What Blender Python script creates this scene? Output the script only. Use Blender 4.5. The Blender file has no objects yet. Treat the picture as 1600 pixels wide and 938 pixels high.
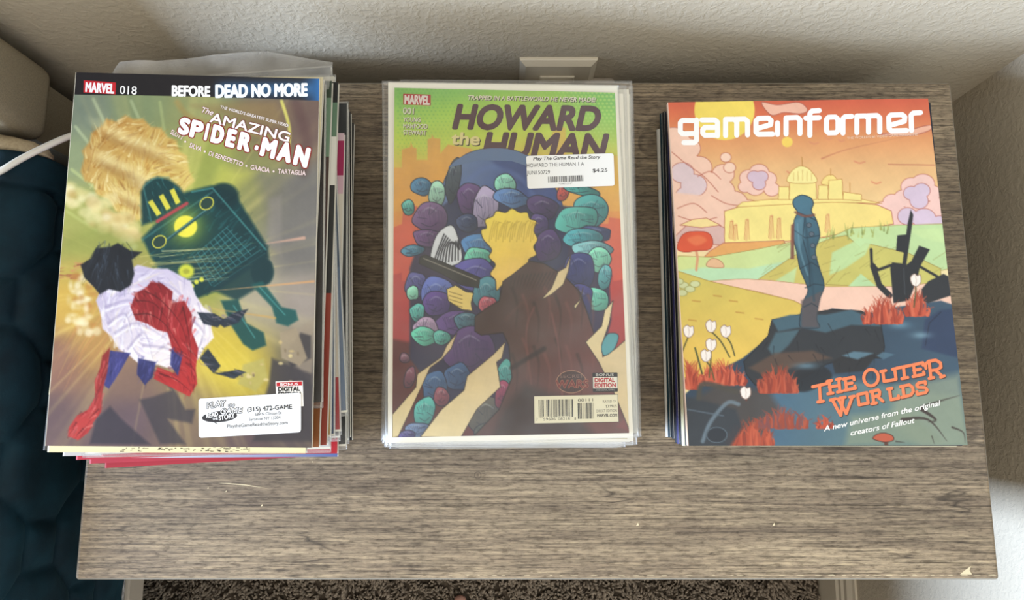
import bpy, bmesh, math, random
import numpy as np
from mathutils import Vector, Matrix

# ------------------------------------------------------------------ camera, world, light, exposure
C = bpy.context.scene.collection
SC = bpy.context.scene
T = 0.50            # height of the nightstand top
H = 0.56            # camera height above the nightstand top
FPX = 1081.0        # focal length in pixels of the 1600 px wide frame
TILT = math.radians(8.4)
cam = bpy.data.objects.new('camera', bpy.data.cameras.new('camera'))
C.objects.link(cam)
cam.location = (0, 0, T + H)
cam.rotation_euler = (TILT, 0, 0)
cam.data.sensor_width = 36.0
cam.data.lens = FPX / 1600 * 36.0
cam.data.clip_start = 0.02
SC.camera = cam

world = bpy.data.worlds.new('room_ambience'); SC.world = world
world.use_nodes = True
bg = world.node_tree.nodes['Background']
bg.inputs[0].default_value = (1.0, 0.93, 0.82, 1)
bg.inputs[1].default_value = 0.56

def area(name, loc, target, sx, sy, power, col):
    l = bpy.data.lights.new(name, 'AREA'); l.shape = 'RECTANGLE'; l.size = sx; l.size_y = sy
    l.energy = power; l.color = col
    o = bpy.data.objects.new(name, l); C.objects.link(o); o.location = loc
    o.rotation_euler = (Vector(target) - Vector(loc)).to_track_quat('-Z', 'Y').to_euler()
    return o
area('window_daylight', (-3.50, -1.00, T + 0.84), (0.1, 0.0, T), 1.40, 0.80, 500, (0.60, 0.75, 1.0))
area('ceiling_bounce', (0.1, -0.9, T + 1.9), (0.0, 0.1, T), 1.8, 1.4, 22, (1.0, 0.93, 0.82))

SC.view_settings.view_transform = 'Standard'
SC.view_settings.look = 'None'
SC.view_settings.gamma = 1.0
SC.view_settings.use_curve_mapping = False
SC.view_settings.exposure = -0.12

# ------------------------------------------------------------------ helpers
rnd = random.Random(7)
RNG = np.random.RandomState(5)

def ray(px, py):
    a = (px - 800) / FPX; b = (469 - py) / FPX
    return Vector((a, math.sin(TILT) + b * math.cos(TILT), -math.cos(TILT) + b * math.sin(TILT)))
def at(px, py, z=0.0):
    """World point on the horizontal plane z above the nightstand top."""
    d = ray(px, py); return Vector((0, 0, T + H)) + d * ((z - H) / d.z)
def at_x(px, py, x):
    d = ray(px, py); return Vector((0, 0, T + H)) + d * (x / d.x)
def project(X, Y, Z):
    up = Y * math.cos(TILT) + (Z - T - H) * math.sin(TILT)
    dep = Y * math.sin(TILT) - (Z - T - H) * math.cos(TILT)
    return 800 + X / dep * FPX, 469 - up / dep * FPX

def lin(c):
    c = np.asarray(c, dtype=float)
    return np.where(c <= 0.04045, c / 12.92, ((c + 0.055) / 1.055) ** 2.4)
def hx(s):
    s = s.lstrip('#'); return np.array([int(s[i:i + 2], 16) / 255 for i in (0, 2, 4)])
def L(s, k=1.0):
    v = lin(hx(s)) * k; return (float(v[0]), float(v[1]), float(v[2]), 1.0)

def link_mesh(name, verts, faces, mat=None, parent=None, smooth=False, colors=None):
    me = bpy.data.meshes.new(name)
    me.from_pydata([tuple(v) for v in verts], [], faces)
    if colors is not None:
        ca = me.color_attributes.new('Col', 'FLOAT_COLOR', 'POINT')
        arr = np.ones((len(verts), 4), dtype=np.float32); arr[:, :3] = np.asarray(colors, dtype=np.float32)
        ca.data.foreach_set('color', arr.ravel())
    if smooth:
        me.polygons.foreach_set('use_smooth', [True] * len(me.polygons))
    me.update()
    o = bpy.data.objects.new(name, me); C.objects.link(o)
    if mat: me.materials.append(mat)
    if parent: o.parent = parent
    return o
def bm_obj(name, bm, mat=None, parent=None, smooth=False):
    me = bpy.data.meshes.new(name); bm.normal_update(); bm.to_mesh(me); bm.free()
    if smooth: me.polygons.foreach_set('use_smooth', [True] * len(me.polygons))
    o = bpy.data.objects.new(name, me); C.objects.link(o)
    if mat: me.materials.append(mat)
    if parent: o.parent = parent
    return o
def box_bm(x0, x1, y0, y1, z0, z1, bevel=0.0, seg=2, bm=None):
    bm = bm or bmesh.new()
    r = bmesh.ops.create_cube(bm, size=1.0)
    for v in r['verts']:
        v.co = Vector(((x0 + x1) / 2 + v.co.x * (x1 - x0), (y0 + y1) / 2 + v.co.y * (y1 - y0), (z0 + z1) / 2 + v.co.z * (z1 - z0)))
    if bevel:
        es = list({e for v in r['verts'] for e in v.link_edges})
        bmesh.ops.bevel(bm, geom=es, offset=bevel, segments=seg, profile=0.5, affect='EDGES')
    return bm
def empty(name, loc, label=None, cat=None, group=None, rz=0.0):
    o = bpy.data.objects.new(name, None); C.objects.link(o); o.location = loc; o.rotation_euler = (0, 0, rz)
    o.empty_display_size = 0.02
    return tag(o, label, cat, group)
def tag(o, label=None, cat=None, group=None, kind=None):
    if label: o['label'] = label
    if cat: o['category'] = cat
    if group: o['group'] = group
    if kind: o['kind'] = kind
    return o

# ------------------------------------------------------------------ materials
def mat(name, col=(0.5, 0.5, 0.5, 1), rough=0.5, spec=0.5, vcol=False, coat=0.0, sheen=0.0, metal=0.0):
    m = bpy.data.materials.new(name); m.use_nodes = True
    b = m.node_tree.nodes['Principled BSDF']
    b.inputs['Base Color'].default_value = col
    b.inputs['Roughness'].default_value = rough
    b.inputs['Specular IOR Level'].default_value = spec
    b.inputs['Coat Weight'].default_value = coat
    b.inputs['Coat Roughness'].default_value = 0.15
    b.inputs['Sheen Weight'].default_value = sheen
    b.inputs['Metallic'].default_value = metal
    if vcol:
        n = m.node_tree.nodes.new('ShaderNodeVertexColor'); n.layer_name = 'Col'
        m.node_tree.links.new(n.outputs[0], b.inputs['Base Color'])
    return m
class NT:
    def __init__(s, m): s.t = m.node_tree; s.b = s.t.nodes['Principled BSDF']
    def n(s, typ, **kw):
        nd = s.t.nodes.new(typ)
        for k, v in kw.items():
            if k.startswith('i_'):
                key = k[2:]; nd.inputs[int(key) if key.isdigit() else key.replace('_', ' ')].default_value = v
            else: setattr(nd, k, v)
        return nd
    def l(s, a, b): s.t.links.new(a, b)
    def ramp(s, fac, stops):
        r = s.t.nodes.new('ShaderNodeValToRGB'); e = r.color_ramp.elements
        e[0].position, e[0].color = stops[0]; e[1].position, e[1].color = stops[-1]
        for p, c in stops[1:-1]:
            q = e.new(p); q.color = c
        s.l(fac, r.inputs[0]); return r
    def bump(s, h, strength, dist):
        b = s.n('ShaderNodeBump'); b.inputs['Strength'].default_value = strength; b.inputs['Distance'].default_value = dist
        s.l(h, b.inputs['Height']); s.l(b.outputs[0], s.b.inputs['Normal']); return b
    def coords(s, scale, rot=(0, 0, 0), loc=(0, 0, 0)):
        tc = s.n('ShaderNodeTexCoord'); mp = s.n('ShaderNodeMapping')
        mp.inputs['Scale'].default_value = scale; mp.inputs['Rotation'].default_value = rot; mp.inputs['Location'].default_value = loc
        s.l(tc.outputs['Object'], mp.inputs[0]); return mp
    def noise(s, mp, scale, detail=4, rough=0.6, dist=0.0):
        q = s.n('ShaderNodeTexNoise'); q.inputs['Scale'].default_value = scale; q.inputs['Detail'].default_value = detail
        q.inputs['Roughness'].default_value = rough; q.inputs['Distortion'].default_value = dist
        s.l(mp.outputs[0], q.inputs['Vector']); return q
    def mix(s, fac, a, b, mode='MIX'):
        m = s.n('ShaderNodeMix', data_type='RGBA', blend_type=mode)
        for sock, v in ((m.inputs['Factor'], fac), (m.inputs[6], a), (m.inputs[7], b)):
            if hasattr(v, 'is_linked') or hasattr(v, 'links'): s.l(v, sock)
            else: sock.default_value = v
        return m.outputs[2]
    def math(s, op, a, b=None, c=None):
        m = s.n('ShaderNodeMath', operation=op)
        for i, v in enumerate((a, b, c)):
            if v is None: continue
            if hasattr(v, 'links'): s.l(v, m.inputs[i])
            else: m.inputs[i].default_value = v
        return m.outputs[0]

def make_wall():
    m = mat('wall_paint', L('#c2b7a3'), 0.75, 0.3); t = NT(m)
    mp = t.coords((1, 1, 1)); a = t.noise(mp, 175, 3, 0.55, 0.5); b = t.noise(mp, 330, 2, 0.5)
    r = t.ramp(a.outputs[0], [(0.42, (0, 0, 0, 1)), (0.62, (1, 1, 1, 1))])
    h = t.math('ADD', r.outputs[0], t.math('MULTIPLY', b.outputs[0], 0.25))
    t.bump(h, 0.36, 0.0009); return m
def make_wood():
    m = mat('greyed_oak_laminate', rough=0.52, spec=0.35); t = NT(m)
    mp = t.coords((2.2, 24, 1)); mpf = t.coords((9, 400, 1)); mpb = t.coords((1, 1, 1)); mps = t.coords((110, 420, 1))
    big = t.noise(mp, 1.5, 6, 0.68, 0.9); med = t.noise(t.coords((4, 90, 1)), 2.2, 5, 0.75, 0.5); fine = t.noise(mpf, 1.5, 5, 0.8, 0.5)
    spk = t.noise(mps, 1.0, 3, 0.7, 0.3); cell = t.noise(mpb, 16, 3, 0.6)
    s = t.math('ADD', t.math('MULTIPLY', big.outputs[0], 0.55), t.math('MULTIPLY', med.outputs[0], 0.45))
    base = t.ramp(s, [(0.28, L('#473d33')), (0.43, L('#756859')), (0.56, L('#91836f')), (0.72, L('#ab9c85'))])
    fr = t.ramp(fine.outputs[0], [(0.36, (0.34, 0.32, 0.29, 1)), (0.47, (0.88, 0.87, 0.86, 1)), (0.60, (1.30, 1.28, 1.23, 1))])
    sr = t.ramp(spk.outputs[0], [(0.34, (0.55, 0.53, 0.50, 1)), (0.5, (1, 1, 1, 1)), (0.66, (1.25, 1.24, 1.2, 1))])
    col = t.mix(1.0, t.mix(1.0, base.outputs[0], fr.outputs[0], 'MULTIPLY'), sr.outputs[0], 'MULTIPLY')
    # printed planks in stepped tint; middle ones darkened to paint shade between the stacks
    sep = t.n('ShaderNodeSeparateXYZ'); tc = t.n('ShaderNodeTexCoord'); t.l(tc.outputs['Object'], sep.inputs[0])
    pl = t.ramp(t.math('MULTIPLY_ADD', sep.outputs[1], 2.0, 0.35),
                [(0.0, (1.08, 1.05, 0.99, 1)), (0.128, (1.08, 1.05, 0.99, 1)), (0.13, (0.94, 0.91, 0.86, 1)), (0.305, (0.91, 0.89, 0.86, 1)), (0.308, (0.76, 0.75, 0.74, 1)),
                 (0.50, (0.74, 0.73, 0.72, 1)), (0.503, (0.68, 0.66, 0.64, 1)), (0.725, (0.70, 0.68, 0.66, 1)), (0.728, (0.90, 0.89, 0.88, 1)), (1.0, (0.90, 0.89, 0.88, 1))])
    col = t.mix(1.0, col, pl.outputs[0], 'MULTIPLY')
    # long dark cracks
    cr = t.noise(t.coords((2.2, 34, 1), loc=(3.1, 1.7, 0)), 1.1, 3, 0.5, 0.9)
    crk = t.ramp(cr.outputs[0], [(0.488, (0, 0, 0, 1)), (0.5, (1, 1, 1, 1)), (0.512, (0, 0, 0, 1))])
    gate = t.ramp(cell.outputs[0], [(0.47, (0, 0, 0, 1)), (0.58, (1, 1, 1, 1))])
    col = t.mix(t.math('MULTIPLY', t.math('MULTIPLY', crk.outputs[0], gate.outputs[0]), 0.8), col, L('#2e261f'))
    # two printed knots
    for (kx, ky, rr) in ((-0.027, -0.057, 0.0030), (0.118, 0.217, 0.0115)):
        v = t.n('ShaderNodeVectorMath', operation='DISTANCE'); v.inputs[1].default_value = (kx, ky, 0.0)
        cx = t.n('ShaderNodeCombineXYZ'); t.l(sep.outputs[0], cx.inputs[0]); t.l(sep.outputs[1], cx.inputs[1])
        t.l(cx.outputs[0], v.inputs[0])
        d = t.math('DIVIDE', v.outputs['Value'], rr)
        ring = t.math('MULTIPLY_ADD', t.math('SINE', t.math('MULTIPLY', d, 9.0)), 0.22, 0.30)
        msk = t.math('MULTIPLY', ring, t.math('LESS_THAN', d, 1.0))
        col = t.mix(msk, col, L('#3a3028'))
    t.l(col, t.b.inputs['Base Color'])
    t.bump(t.math('ADD', fine.outputs[0], t.math('MULTIPLY', med.outputs[0], 0.5)), 0.35, 0.0006)
    return m
def make_velvet():
    m = mat('teal_velvet', L('#0c2f3e'), 0.75, 0.2, sheen=0.14); t = NT(m)
    t.b.inputs['Sheen Roughness'].default_value = 0.5
    t.b.inputs['Sheen Tint'].default_value = L('#5f8f9c')
    n = t.noise(t.coords((1, 1, 1)), 22, 4, 0.6)
    r = t.ramp(n.outputs[0], [(0.35, L('#071c26')), (0.65, L('#0c2c38'))]); t.l(r.outputs[0], t.b.inputs['Base Color'])
    f = t.noise(t.coords((1, 1, 1)), 900, 2); t.bump(f.outputs[0], 0.25, 0.0006); return m
def make_fabric(name, c1, c2, scale=700):
    m = mat(name, rough=0.85, spec=0.2); t = NT(m)
    n = t.noise(t.coords((1, 1, 1)), scale, 3); r = t.ramp(n.outputs[0], [(0.35, c1), (0.65, c2)])
    t.l(r.outputs[0], t.b.inputs['Base Color']); t.bump(n.outputs[0], 0.25, 0.0008); return m
def make_pages():
    m = mat('page_edges', rough=0.8, spec=0.2); t = NT(m)
    w = t.noise(t.coords((3, 3, 5200)), 1.0, 2, 0.6)
    r = t.ramp(w.outputs[0], [(0.3, L('#b9b1a0')), (0.6, L('#efe9db'))]); t.l(r.outputs[0], t.b.inputs['Base Color'])
    return m
def make_plastic(name, milky, col=(0.9, 0.92, 0.93, 1), rough=0.22, gl=0.10):
    m = bpy.data.materials.new(name); m.use_nodes = True; t = m.node_tree; t.nodes.clear()
    out = t.nodes.new('ShaderNodeOutputMaterial'); tr = t.nodes.new('ShaderNodeBsdfTransparent'); tr.inputs[0].default_value = (0.97, 0.97, 0.965, 1)
    df = t.nodes.new('ShaderNodeBsdfDiffuse'); df.inputs[0].default_value = col
    g = t.nodes.new('ShaderNodeBsdfGlossy'); g.inputs['Roughness'].default_value = rough
    m1 = t.nodes.new('ShaderNodeMixShader'); m2 = t.nodes.new('ShaderNodeMixShader')
    nz = t.nodes.new('ShaderNodeTexNoise'); nz.inputs['Scale'].default_value = 45; tc = t.nodes.new('ShaderNodeTexCoord'); t.links.new(tc.outputs['Object'], nz.inputs['Vector'])
    ml = t.nodes.new('ShaderNodeMath'); ml.operation = 'MULTIPLY'; ml.inputs[1].default_value = milky * 2; t.links.new(nz.outputs[0], ml.inputs[0])
    lw = t.nodes.new('ShaderNodeLayerWeight'); lw.inputs[0].default_value = 0.25
    mg = t.nodes.new('ShaderNodeMath'); mg.operation = 'MULTIPLY_ADD'; mg.inputs[1].default_value = 0.5; mg.inputs[2].default_value = gl; t.links.new(lw.outputs['Fresnel'], mg.inputs[0])
    t.links.new(ml.outputs[0], m1.inputs[0]); t.links.new(tr.outputs[0], m1.inputs[1]); t.links.new(df.outputs[0], m1.inputs[2])
    t.links.new(mg.outputs[0], m2.inputs[0]); t.links.new(m1.outputs[0], m2.inputs[1]); t.links.new(g.outputs[0], m2.inputs[2])
    t.links.new(m2.outputs[0], out.inputs[0]); return m
M = dict(
    wall=make_wall(), wood=make_wood(), velvet=make_velvet(), pages=make_pages(),
    gloss_print=mat('glossy_printed_cover', rough=0.34, spec=0.4, vcol=True),
    matte_print=mat('printed_cover_in_sleeve', rough=0.5, spec=0.3, vcol=True),
    ink=mat('printing_ink', rough=0.4, spec=0.3, vcol=True),
    cover=mat('comic_cover_stock', rough=0.36, spec=0.4, vcol=True),
    sleeve=make_plastic('clear_sleeve', 0.04, gl=0.02), seam=make_plastic('sleeve_seam', 0.10, (0.93, 0.94, 0.95, 1), gl=0.06),
    flap=make_plastic('clear_flap', 0.10, (0.92, 0.91, 0.88, 1), gl=0.03),
    board=mat('white_backing_board', L('#f4f1e6'), 0.6, 0.3),
    band=mat('grey_edge_banding', L('#8b8477'), 0.5), drawer=make_fabric('cabinet_side', L('#5c5247'), L('#6d6254'), 40),
    chip=mat('exposed_chipboard', L('#d8c8a4'), 0.9),
    trim=mat('trim_paint', L('#cfc5b2'), 0.45), plate=mat('outlet_plate_plastic', L('#d9cdb6'), 0.35), charger=mat('charger_plastic', L('#e9e9e4'), 0.3),
    cable=mat('white_cable_rubber', L('#dcdad2'), 0.45),
    upholstery=make_fabric('beige_upholstery', L('#8f8470'), L('#a3977f'), 900), sheet=make_fabric('beige_cotton', L('#a3947a'), L('#b3a488'), 500),
    ticking=make_fabric('speckled_ticking', L('#8d8c90'), L('#dcdad8'), 230), rail=mat('bed_rail_paint', L('#b3a89a'), 0.6),
    carpet_base=make_fabric('carpet_backing', L('#3f372e'), L('#5c5145'), 120),
    pile=mat('carpet_yarn', rough=0.95, spec=0.1, vcol=True), skin=mat('skin', L('#b98d7e'), 0.5), nail=mat('toenail', L('#d9b3a6'), 0.3), dark=mat('slot_black', L('#1b1a18'), 0.6),
)

# ------------------------------------------------------------------ the room
WX, WY = 0.460, 0.310      # faces of the side wall and the back wall
def struct(o): o['kind'] = 'structure'; return o
struct(bm_obj('wall_back', box_bm(-3.0, WX + 0.1, WY, WY + 0.1, 0, 2.5), M['wall']))
struct(bm_obj('wall_right', box_bm(WX, WX + 0.1, -2.2, WY, 0, 2.5), M['wall']))
struct(bm_obj('floor', box_bm(-3.0, WX + 0.1, -2.2, WY + 0.1, -0.05, 0.0), M['carpet_base']))
def baseboard(name, pts):        # pts: profile (distance out of the wall, height), run along one wall
    prof = [(0, 0), (0.013, 0), (0.013, 0.056), (0.0105, 0.060), (0.0105, 0.066), (0.008, 0.070), (0.008, 0.078), (0.004, 0.086), (0.003, 0.091), (0, 0.091)]
    v, f = [], []
    for (ox, oy, dx, dy) in pts:
        for (d, z) in prof: v.append((ox + dx * d, oy + dy * d, z))
    n = len(prof)
    for i in range(n): f.append((i, (i + 1) % n, n + (i + 1) % n, n + i))
    f += [tuple(range(n))[::-1], tuple(range(n, 2 * n))]
    return struct(link_mesh(name, v, f, M['trim']))
baseboard('baseboard_right', [(WX, -2.2, -1, 0), (WX, WY - 0.0135, -1, 0)])
baseboard('baseboard_back', [(-3.0, WY, 0, -1), (WX, WY, 0, -1)])

# outlet with a charger
ox = 0.0425; oz = T - 0.0300
op = empty('wall_outlet', (ox, WY, oz - 0.057), 'beige wall outlet plate on the back wall behind the nightstand', 'outlet')
bm = bmesh.new()
pr = [(0.0365, 0.0, 0.0), (0.0365, 0.0015, 0.0), (0.0310, 0.0065, 0.0055), (0.0, 0.0065, 0.0055)]
def ring(hw, hh, y): return [bm.verts.new((sx * hw, y, sz * hh)) for sx, sz in ((-1, -1), (1, -1), (1, 1), (-1, 1))]
rs = [ring(0.0355, 0.0575, 0.0), ring(0.0355, 0.0575, -0.0018), ring(0.0350, 0.0570, -0.0026), ring(0.0300, 0.0520, -0.0062)]
for a, b in zip(rs, rs[1:]):
    for i in range(4): bm.faces.new((a[i], a[(i + 1) % 4], b[(i + 1) % 4], b[i]))
bm.faces.new(rs[-1])
bm_obj('plate', bm, M['plate'], op)
bm_obj('socket_insert', box_bm(-0.0165, 0.0165, -0.0078, -0.0055, -0.034, 0.034, 0.001), M['plate'], op)
ch = empty('phone_charger', (0.038, WY - 0.0085, T - 0.057 - 0.042), 'white phone charger plugged into the outlet behind the green-topped comic stack', 'charger')
bm_obj('body', box_bm(-0.0195, 0.0195, -0.030, 0.0, 0.0, 0.042, 0.006, 4), M['charger'], ch, True)
bm_obj('prongs', box_bm(-0.006, 0.006, 0.0, 0.006, 0.018, 0.026), M['band'], ch)
ad = empty('plug_adapter', (0.083, WY - 0.0005, T - 0.066 - 0.03), 'small grey adapter beside the white charger, mostly hidden by the nightstand', 'adapter')
bm_obj('body', box_bm(-0.016, 0.016, -0.022, 0.0, 0.0, 0.03, 0.004, 3), M['rail'], ad, True)

# ------------------------------------------------------------------ nightstand
NX0, NX1, NY0, NY1 = -0.338, 0.3770, -0.1362, 0.2720
ns = empty('nightstand', (0.02, 0.07, 0), 'grey weathered oak nightstand carrying the three stacks of comics and magazines', 'nightstand')
def loc_bm(bm, o):
    for v in bm.verts: v.co -= Vector(o.location)
    return bm
top = box_bm(NX0, NX1, NY0, NY1, T - 0.024, T, 0.0028, 3)
o_top = bm_obj('top', top, M['wood'], ns); o_top.data.materials.append(M['band'])
for v in o_top.data.vertices: v.co -= Vector((0.02, 0.07, T))
o_top.location = (0, 0, T)
# the wood pattern is laid out in the coordinates of the top: x, y measured from the camera's foot
for v in o_top.data.vertices: v.co += Vector((0.02, 0.07, 0))
o_top.location = (-0.02, -0.07, T)
for p in o_top.data.polygons:
    if p.normal.z < 0.8: p.material_index = 1
bm_obj('cabinet_body', loc_bm(box_bm(NX0 + 0.02, NX1 - 0.02, NY0 + 0.035, NY1 - 0.012, 0.10, T - 0.0242), ns), M['drawer'], ns)
for k in range(2):
    d = bm_obj('drawer', loc_bm(box_bm(NX0 + 0.026, NX1 - 0.026, NY0 + 0.018, NY0 + 0.0348, 0.108 + k * 0.185, 0.285 + k * 0.185, 0.002), ns), M['drawer'], ns)
    bm_obj('handle', loc_bm(box_bm(-0.05, 0.09, NY0 + 0.008, NY0 + 0.0178, 0.196 + k * 0.185, 0.206 + k * 0.185, 0.002), ns), M['band'], d)
for sx in (NX0 + 0.03, NX1 - 0.075):
    for sy in (NY0 + 0.045, NY1 - 0.065):
        bm_obj('leg', loc_bm(box_bm(sx, sx + 0.045, sy, sy + 0.045, 0.0, 0.0998, 0.003), ns), M['drawer'], ns)
# chipped front edge
ev, ef = [], []
def chip(pts, z):
    b = len(ev); ev.extend([tuple(at(x, y, z) - Vector(ns.location)) for x, y in pts]); ef.append(tuple(range(b, b + len(pts))))
chip([(1500, 898), (1507, 892), (1517, 885), (1515, 892), (1519, 898)][::-1], 0.00015)
x = 700.0
while x < 1556:
    w = rnd.uniform(4, 16); h = rnd.uniform(0.6, 1.7) if x > 1270 else rnd.uniform(0.3, 0.9)
    chip([(x, 899.6), (x + w, 899.6), (x + w * 0.7, 899.6 - h), (x + w * 0.25, 899.6 - h * 0.8)], 0.00015); x += w + rnd.uniform(1, 12) * (1 if x > 1270 else 2.5)
for (sx, sy, s) in ((1209, 820, 2.2), (409, 790, 1.7), (325, 763, 1.2), (353, 768, 1.1), (996, 820, 2.4), (488, 722, 1.0)):
    chip([(sx - s, sy + s), (sx + s, sy + s * 0.6), (sx + s * 0.4, sy - s * 1.3)], 0.00015)
chip([(340, 755), (358, 755.4), (385, 757.6), (420, 764), (384, 759.0), (356, 756.5)], 0.00015)
wear = link_mesh('edge_wear', ev, ef, M['chip'], ns); tag(wear, 'pale chips and scuffs in the laminate', kind='stuff')

# ------------------------------------------------------------------ bed: headboard, mattress, quilt
BX = -0.392
bed = empty('bed', (-1.0, 0.0, 0), 'bed with beige upholstered headboard standing beside the nightstand', 'bed')
hb = box_bm(-1.9, -0.412, 0.228, 0.296, T - 0.030, T + 0.62, 0.012, 5)
bm_obj('headboard', loc_bm(hb, bed), M['upholstery'], bed, True)
bm_obj('headboard_light_block', loc_bm(box_bm(-1.9, -0.432, 0.236, 0.292, 0.0, T - 0.0305), bed), M['upholstery'], bed)  # added panel, blocks window light from the gap under the headboard
bm_obj('mattress', loc_bm(box_bm(-1.9, BX - 0.0075, -1.9, 0.182, 0.306, T + 0.004, 0.006, 3), bed), M['ticking'], bed, True)
bm_obj('side_rail', loc_bm(box_bm(BX - 0.030, BX - 0.0065, -1.9, 0.222, 0.272, 0.3050, 0.003), bed), M['rail'], bed)
bm_obj('slat_base', loc_bm(box_bm(-1.85, BX - 0.031, -1.85, 0.20, 0.285, 0.3055), bed), M['drawer'], bed)
for y in (-1.8, 0.14):
    bm_obj('leg', loc_bm(box_bm(BX - 0.075, BX - 0.03, y, y + 0.05, 0, 0.2718, 0.003), bed), M['rail'], bed)
    bm_obj('leg', loc_bm(box_bm(-1.88, -1.83, y, y + 0.05, 0, 0.2718, 0.003), bed), M['rail'], bed)

def quilt_sheet():
    # profile across the bed: flat on top, rounded over the edge, hanging down the side
    r = 0.028; zt = T + 0.022; xe = BX + 0.0; zb = 0.333
    prof = []; s = 0.0; ds = 0.0028
    x = xe - 0.16
    while x < xe - r: prof.append((x, zt, 0, 1)); x += ds
    n = int(r * math.pi / 2 / ds)
    for i in range(n + 1):
        a = math.pi / 2 * (1 - i / n); prof.append((xe - r + r * math.cos(a), zt - r + r * math.sin(a), math.cos(a), math.sin(a)))
    z = zt - r - ds
    while z > zb: prof.append((xe, z, 1, 0)); z -= ds
    prof = np.array(prof); y0, y1 = -0.62, 0.205
    ys = np.arange(y0, y1, 0.0030); np_, ny = len(prof), len(ys)
    arc = np.concatenate([[0], np.cumsum(np.hypot(np.diff(prof[:, 0]), np.diff(prof[:, 1])))])
    c = at_x(61, 852, BX); s0 = arc[np.argmin((prof[:, 0] - c.x) ** 2 + (prof[:, 1] - c.z) ** 2)]; yc = c.y
    S, Y = np.meshgrid(arc - s0, ys - yc)
    a = 0.0385; P = a * (math.sqrt(2) + 1)
    def dist(S, Y):
        u = (S + Y) / math.sqrt(2); w = (S - Y) / math.sqrt(2)
        u = (u + P / 2) % P - P / 2; w = (w + P / 2) % P - P / 2
        k = a / math.sqrt(2); d1 = np.abs(np.abs(u) + np.abs(w) - k) / math.sqrt(2)
        d2 = np.where(np.abs(u) > k, np.abs(w), 1); d3 = np.where(np.abs(w) > k, np.abs(u), 1)
        return np.minimum(np.minimum(d1, d2), d3)
    D = dist(S + 0.002 * np.sin(Y * 40), Y + 0.002 * np.sin(S * 55))
    puff = 0.0060 * (1 - np.exp(-(D / 0.0075) ** 1.3)) - 0.0012 * np.exp(-(D / 0.0016) ** 2)
    wr = 0.0012 * np.sin(Y * 70 + S * 90) * np.sin(S * 55 - Y * 31) + 0.0009 * np.sin(Y * 160 - S * 60 + 2 * np.sin(S * 40))
    hang = np.clip((S + s0 - (0.16)) / 0.2, 0, 1)
    fold = hang * 0.005 * np.sin(Y * 17 + 0.8)
    hem = (ys[:, None] > 0.176) | (S + s0 > arc[-1] - 0.012)
    off = np.where(hem, 0.0045, puff) + wr * 0.7 + fold * 0.6
    off -= 0.004 * np.exp(-((ys[:, None] - 0.175) / 0.0025) ** 2)
    X = prof[None, :, 0] + prof[None, :, 2] * off; Z = prof[None, :, 1] + prof[None, :, 3] * off
    Yw = np.broadcast_to(ys[:, None], X.shape)
    v = np.stack([X, Yw, Z], -1).reshape(-1, 3)
    # a second, inner layer closes it into a cloth with thickness
    vi = np.stack([np.broadcast_to(prof[None, :, 0] - prof[None, :, 2] * 0.002, X.shape), Yw, np.broadcast_to(prof[None, :, 1] - prof[None, :, 3] * 0.002, X.shape)], -1).reshape(-1, 3)
    N = len(v); vv = np.concatenate([v, vi]); f = []
    for j in range(ny - 1):
        for i in range(np_ - 1):
            q = j * np_ + i; f.append((q, q + 1, q + np_ + 1, q + np_)); f.append((N + q, N + q + np_, N + q + np_ + 1, N + q + 1))
    for i in range(np_ - 1):
        f.append((i, N + i, N + i + 1, i + 1)); q = (ny - 1) * np_ + i; f.append((q, q + 1, N + q + 1, N + q))
    for j in range(ny - 1):
        q = j * np_; f.append((q, q + np_, N + q + np_, N + q)); q += np_ - 1; f.append((q, N + q, N + q + np_, q + np_))
    return vv, f
v, f = quilt_sheet()
q = link_mesh('quilt', v, f, M['velvet'], None, True)
tag(q, 'dark teal velvet quilt with geometric stitching hanging over the bed side', 'quilt')
# fitted sheet: rounded corner beyond the hem of the quilt, with a small fold
sv, sf = [], []
NS, NR = 40, 14
for i in range(NS + 1):
    tx = i / NS; x = -0.80 + tx * (BX + 0.004 + 0.80)
    for j in range(NR + 1):
        a = math.pi * (j / NR) - math.pi / 2
        edge = max(0.0, 1 - ((x - (BX - 0.045)) / 0.052) ** 2) if x > BX - 0.045 else 1.0
        rr = 0.017 * math.sqrt(edge) + 0.0008
        wob = 0.004 * math.sin(x * 55) + 0.003 * math.sin(x * 130 + j)
        y = 0.2035 + (0.017 * math.sqrt(edge)) * math.cos(a) + wob * 0.35
        z = T + 0.004 + rr * math.sin(a) + (0.004 * math.exp(-((x + 0.46) / 0.012) ** 2) if j > NR / 2 else 0)
        sv.append((x, y, z))
for i in range(NS):
    for j in range(NR):
        b = i * (NR + 1) + j; sf.append((b, b + 1, b + NR + 2, b + NR + 1))
    b = i * (NR + 1); sf.append((b, b + NR + 1, b + 2 * NR + 1, b + NR))
sf.append(tuple(range(NR, -1, -1))); sf.append(tuple(range(NS * (NR + 1), NS * (NR + 1) + NR + 1)))
tag(link_mesh('fitted_sheet', sv, sf, M['sheet'], None, True), 'crumpled beige bed sheet between teal quilt and headboard', 'sheet')

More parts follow.
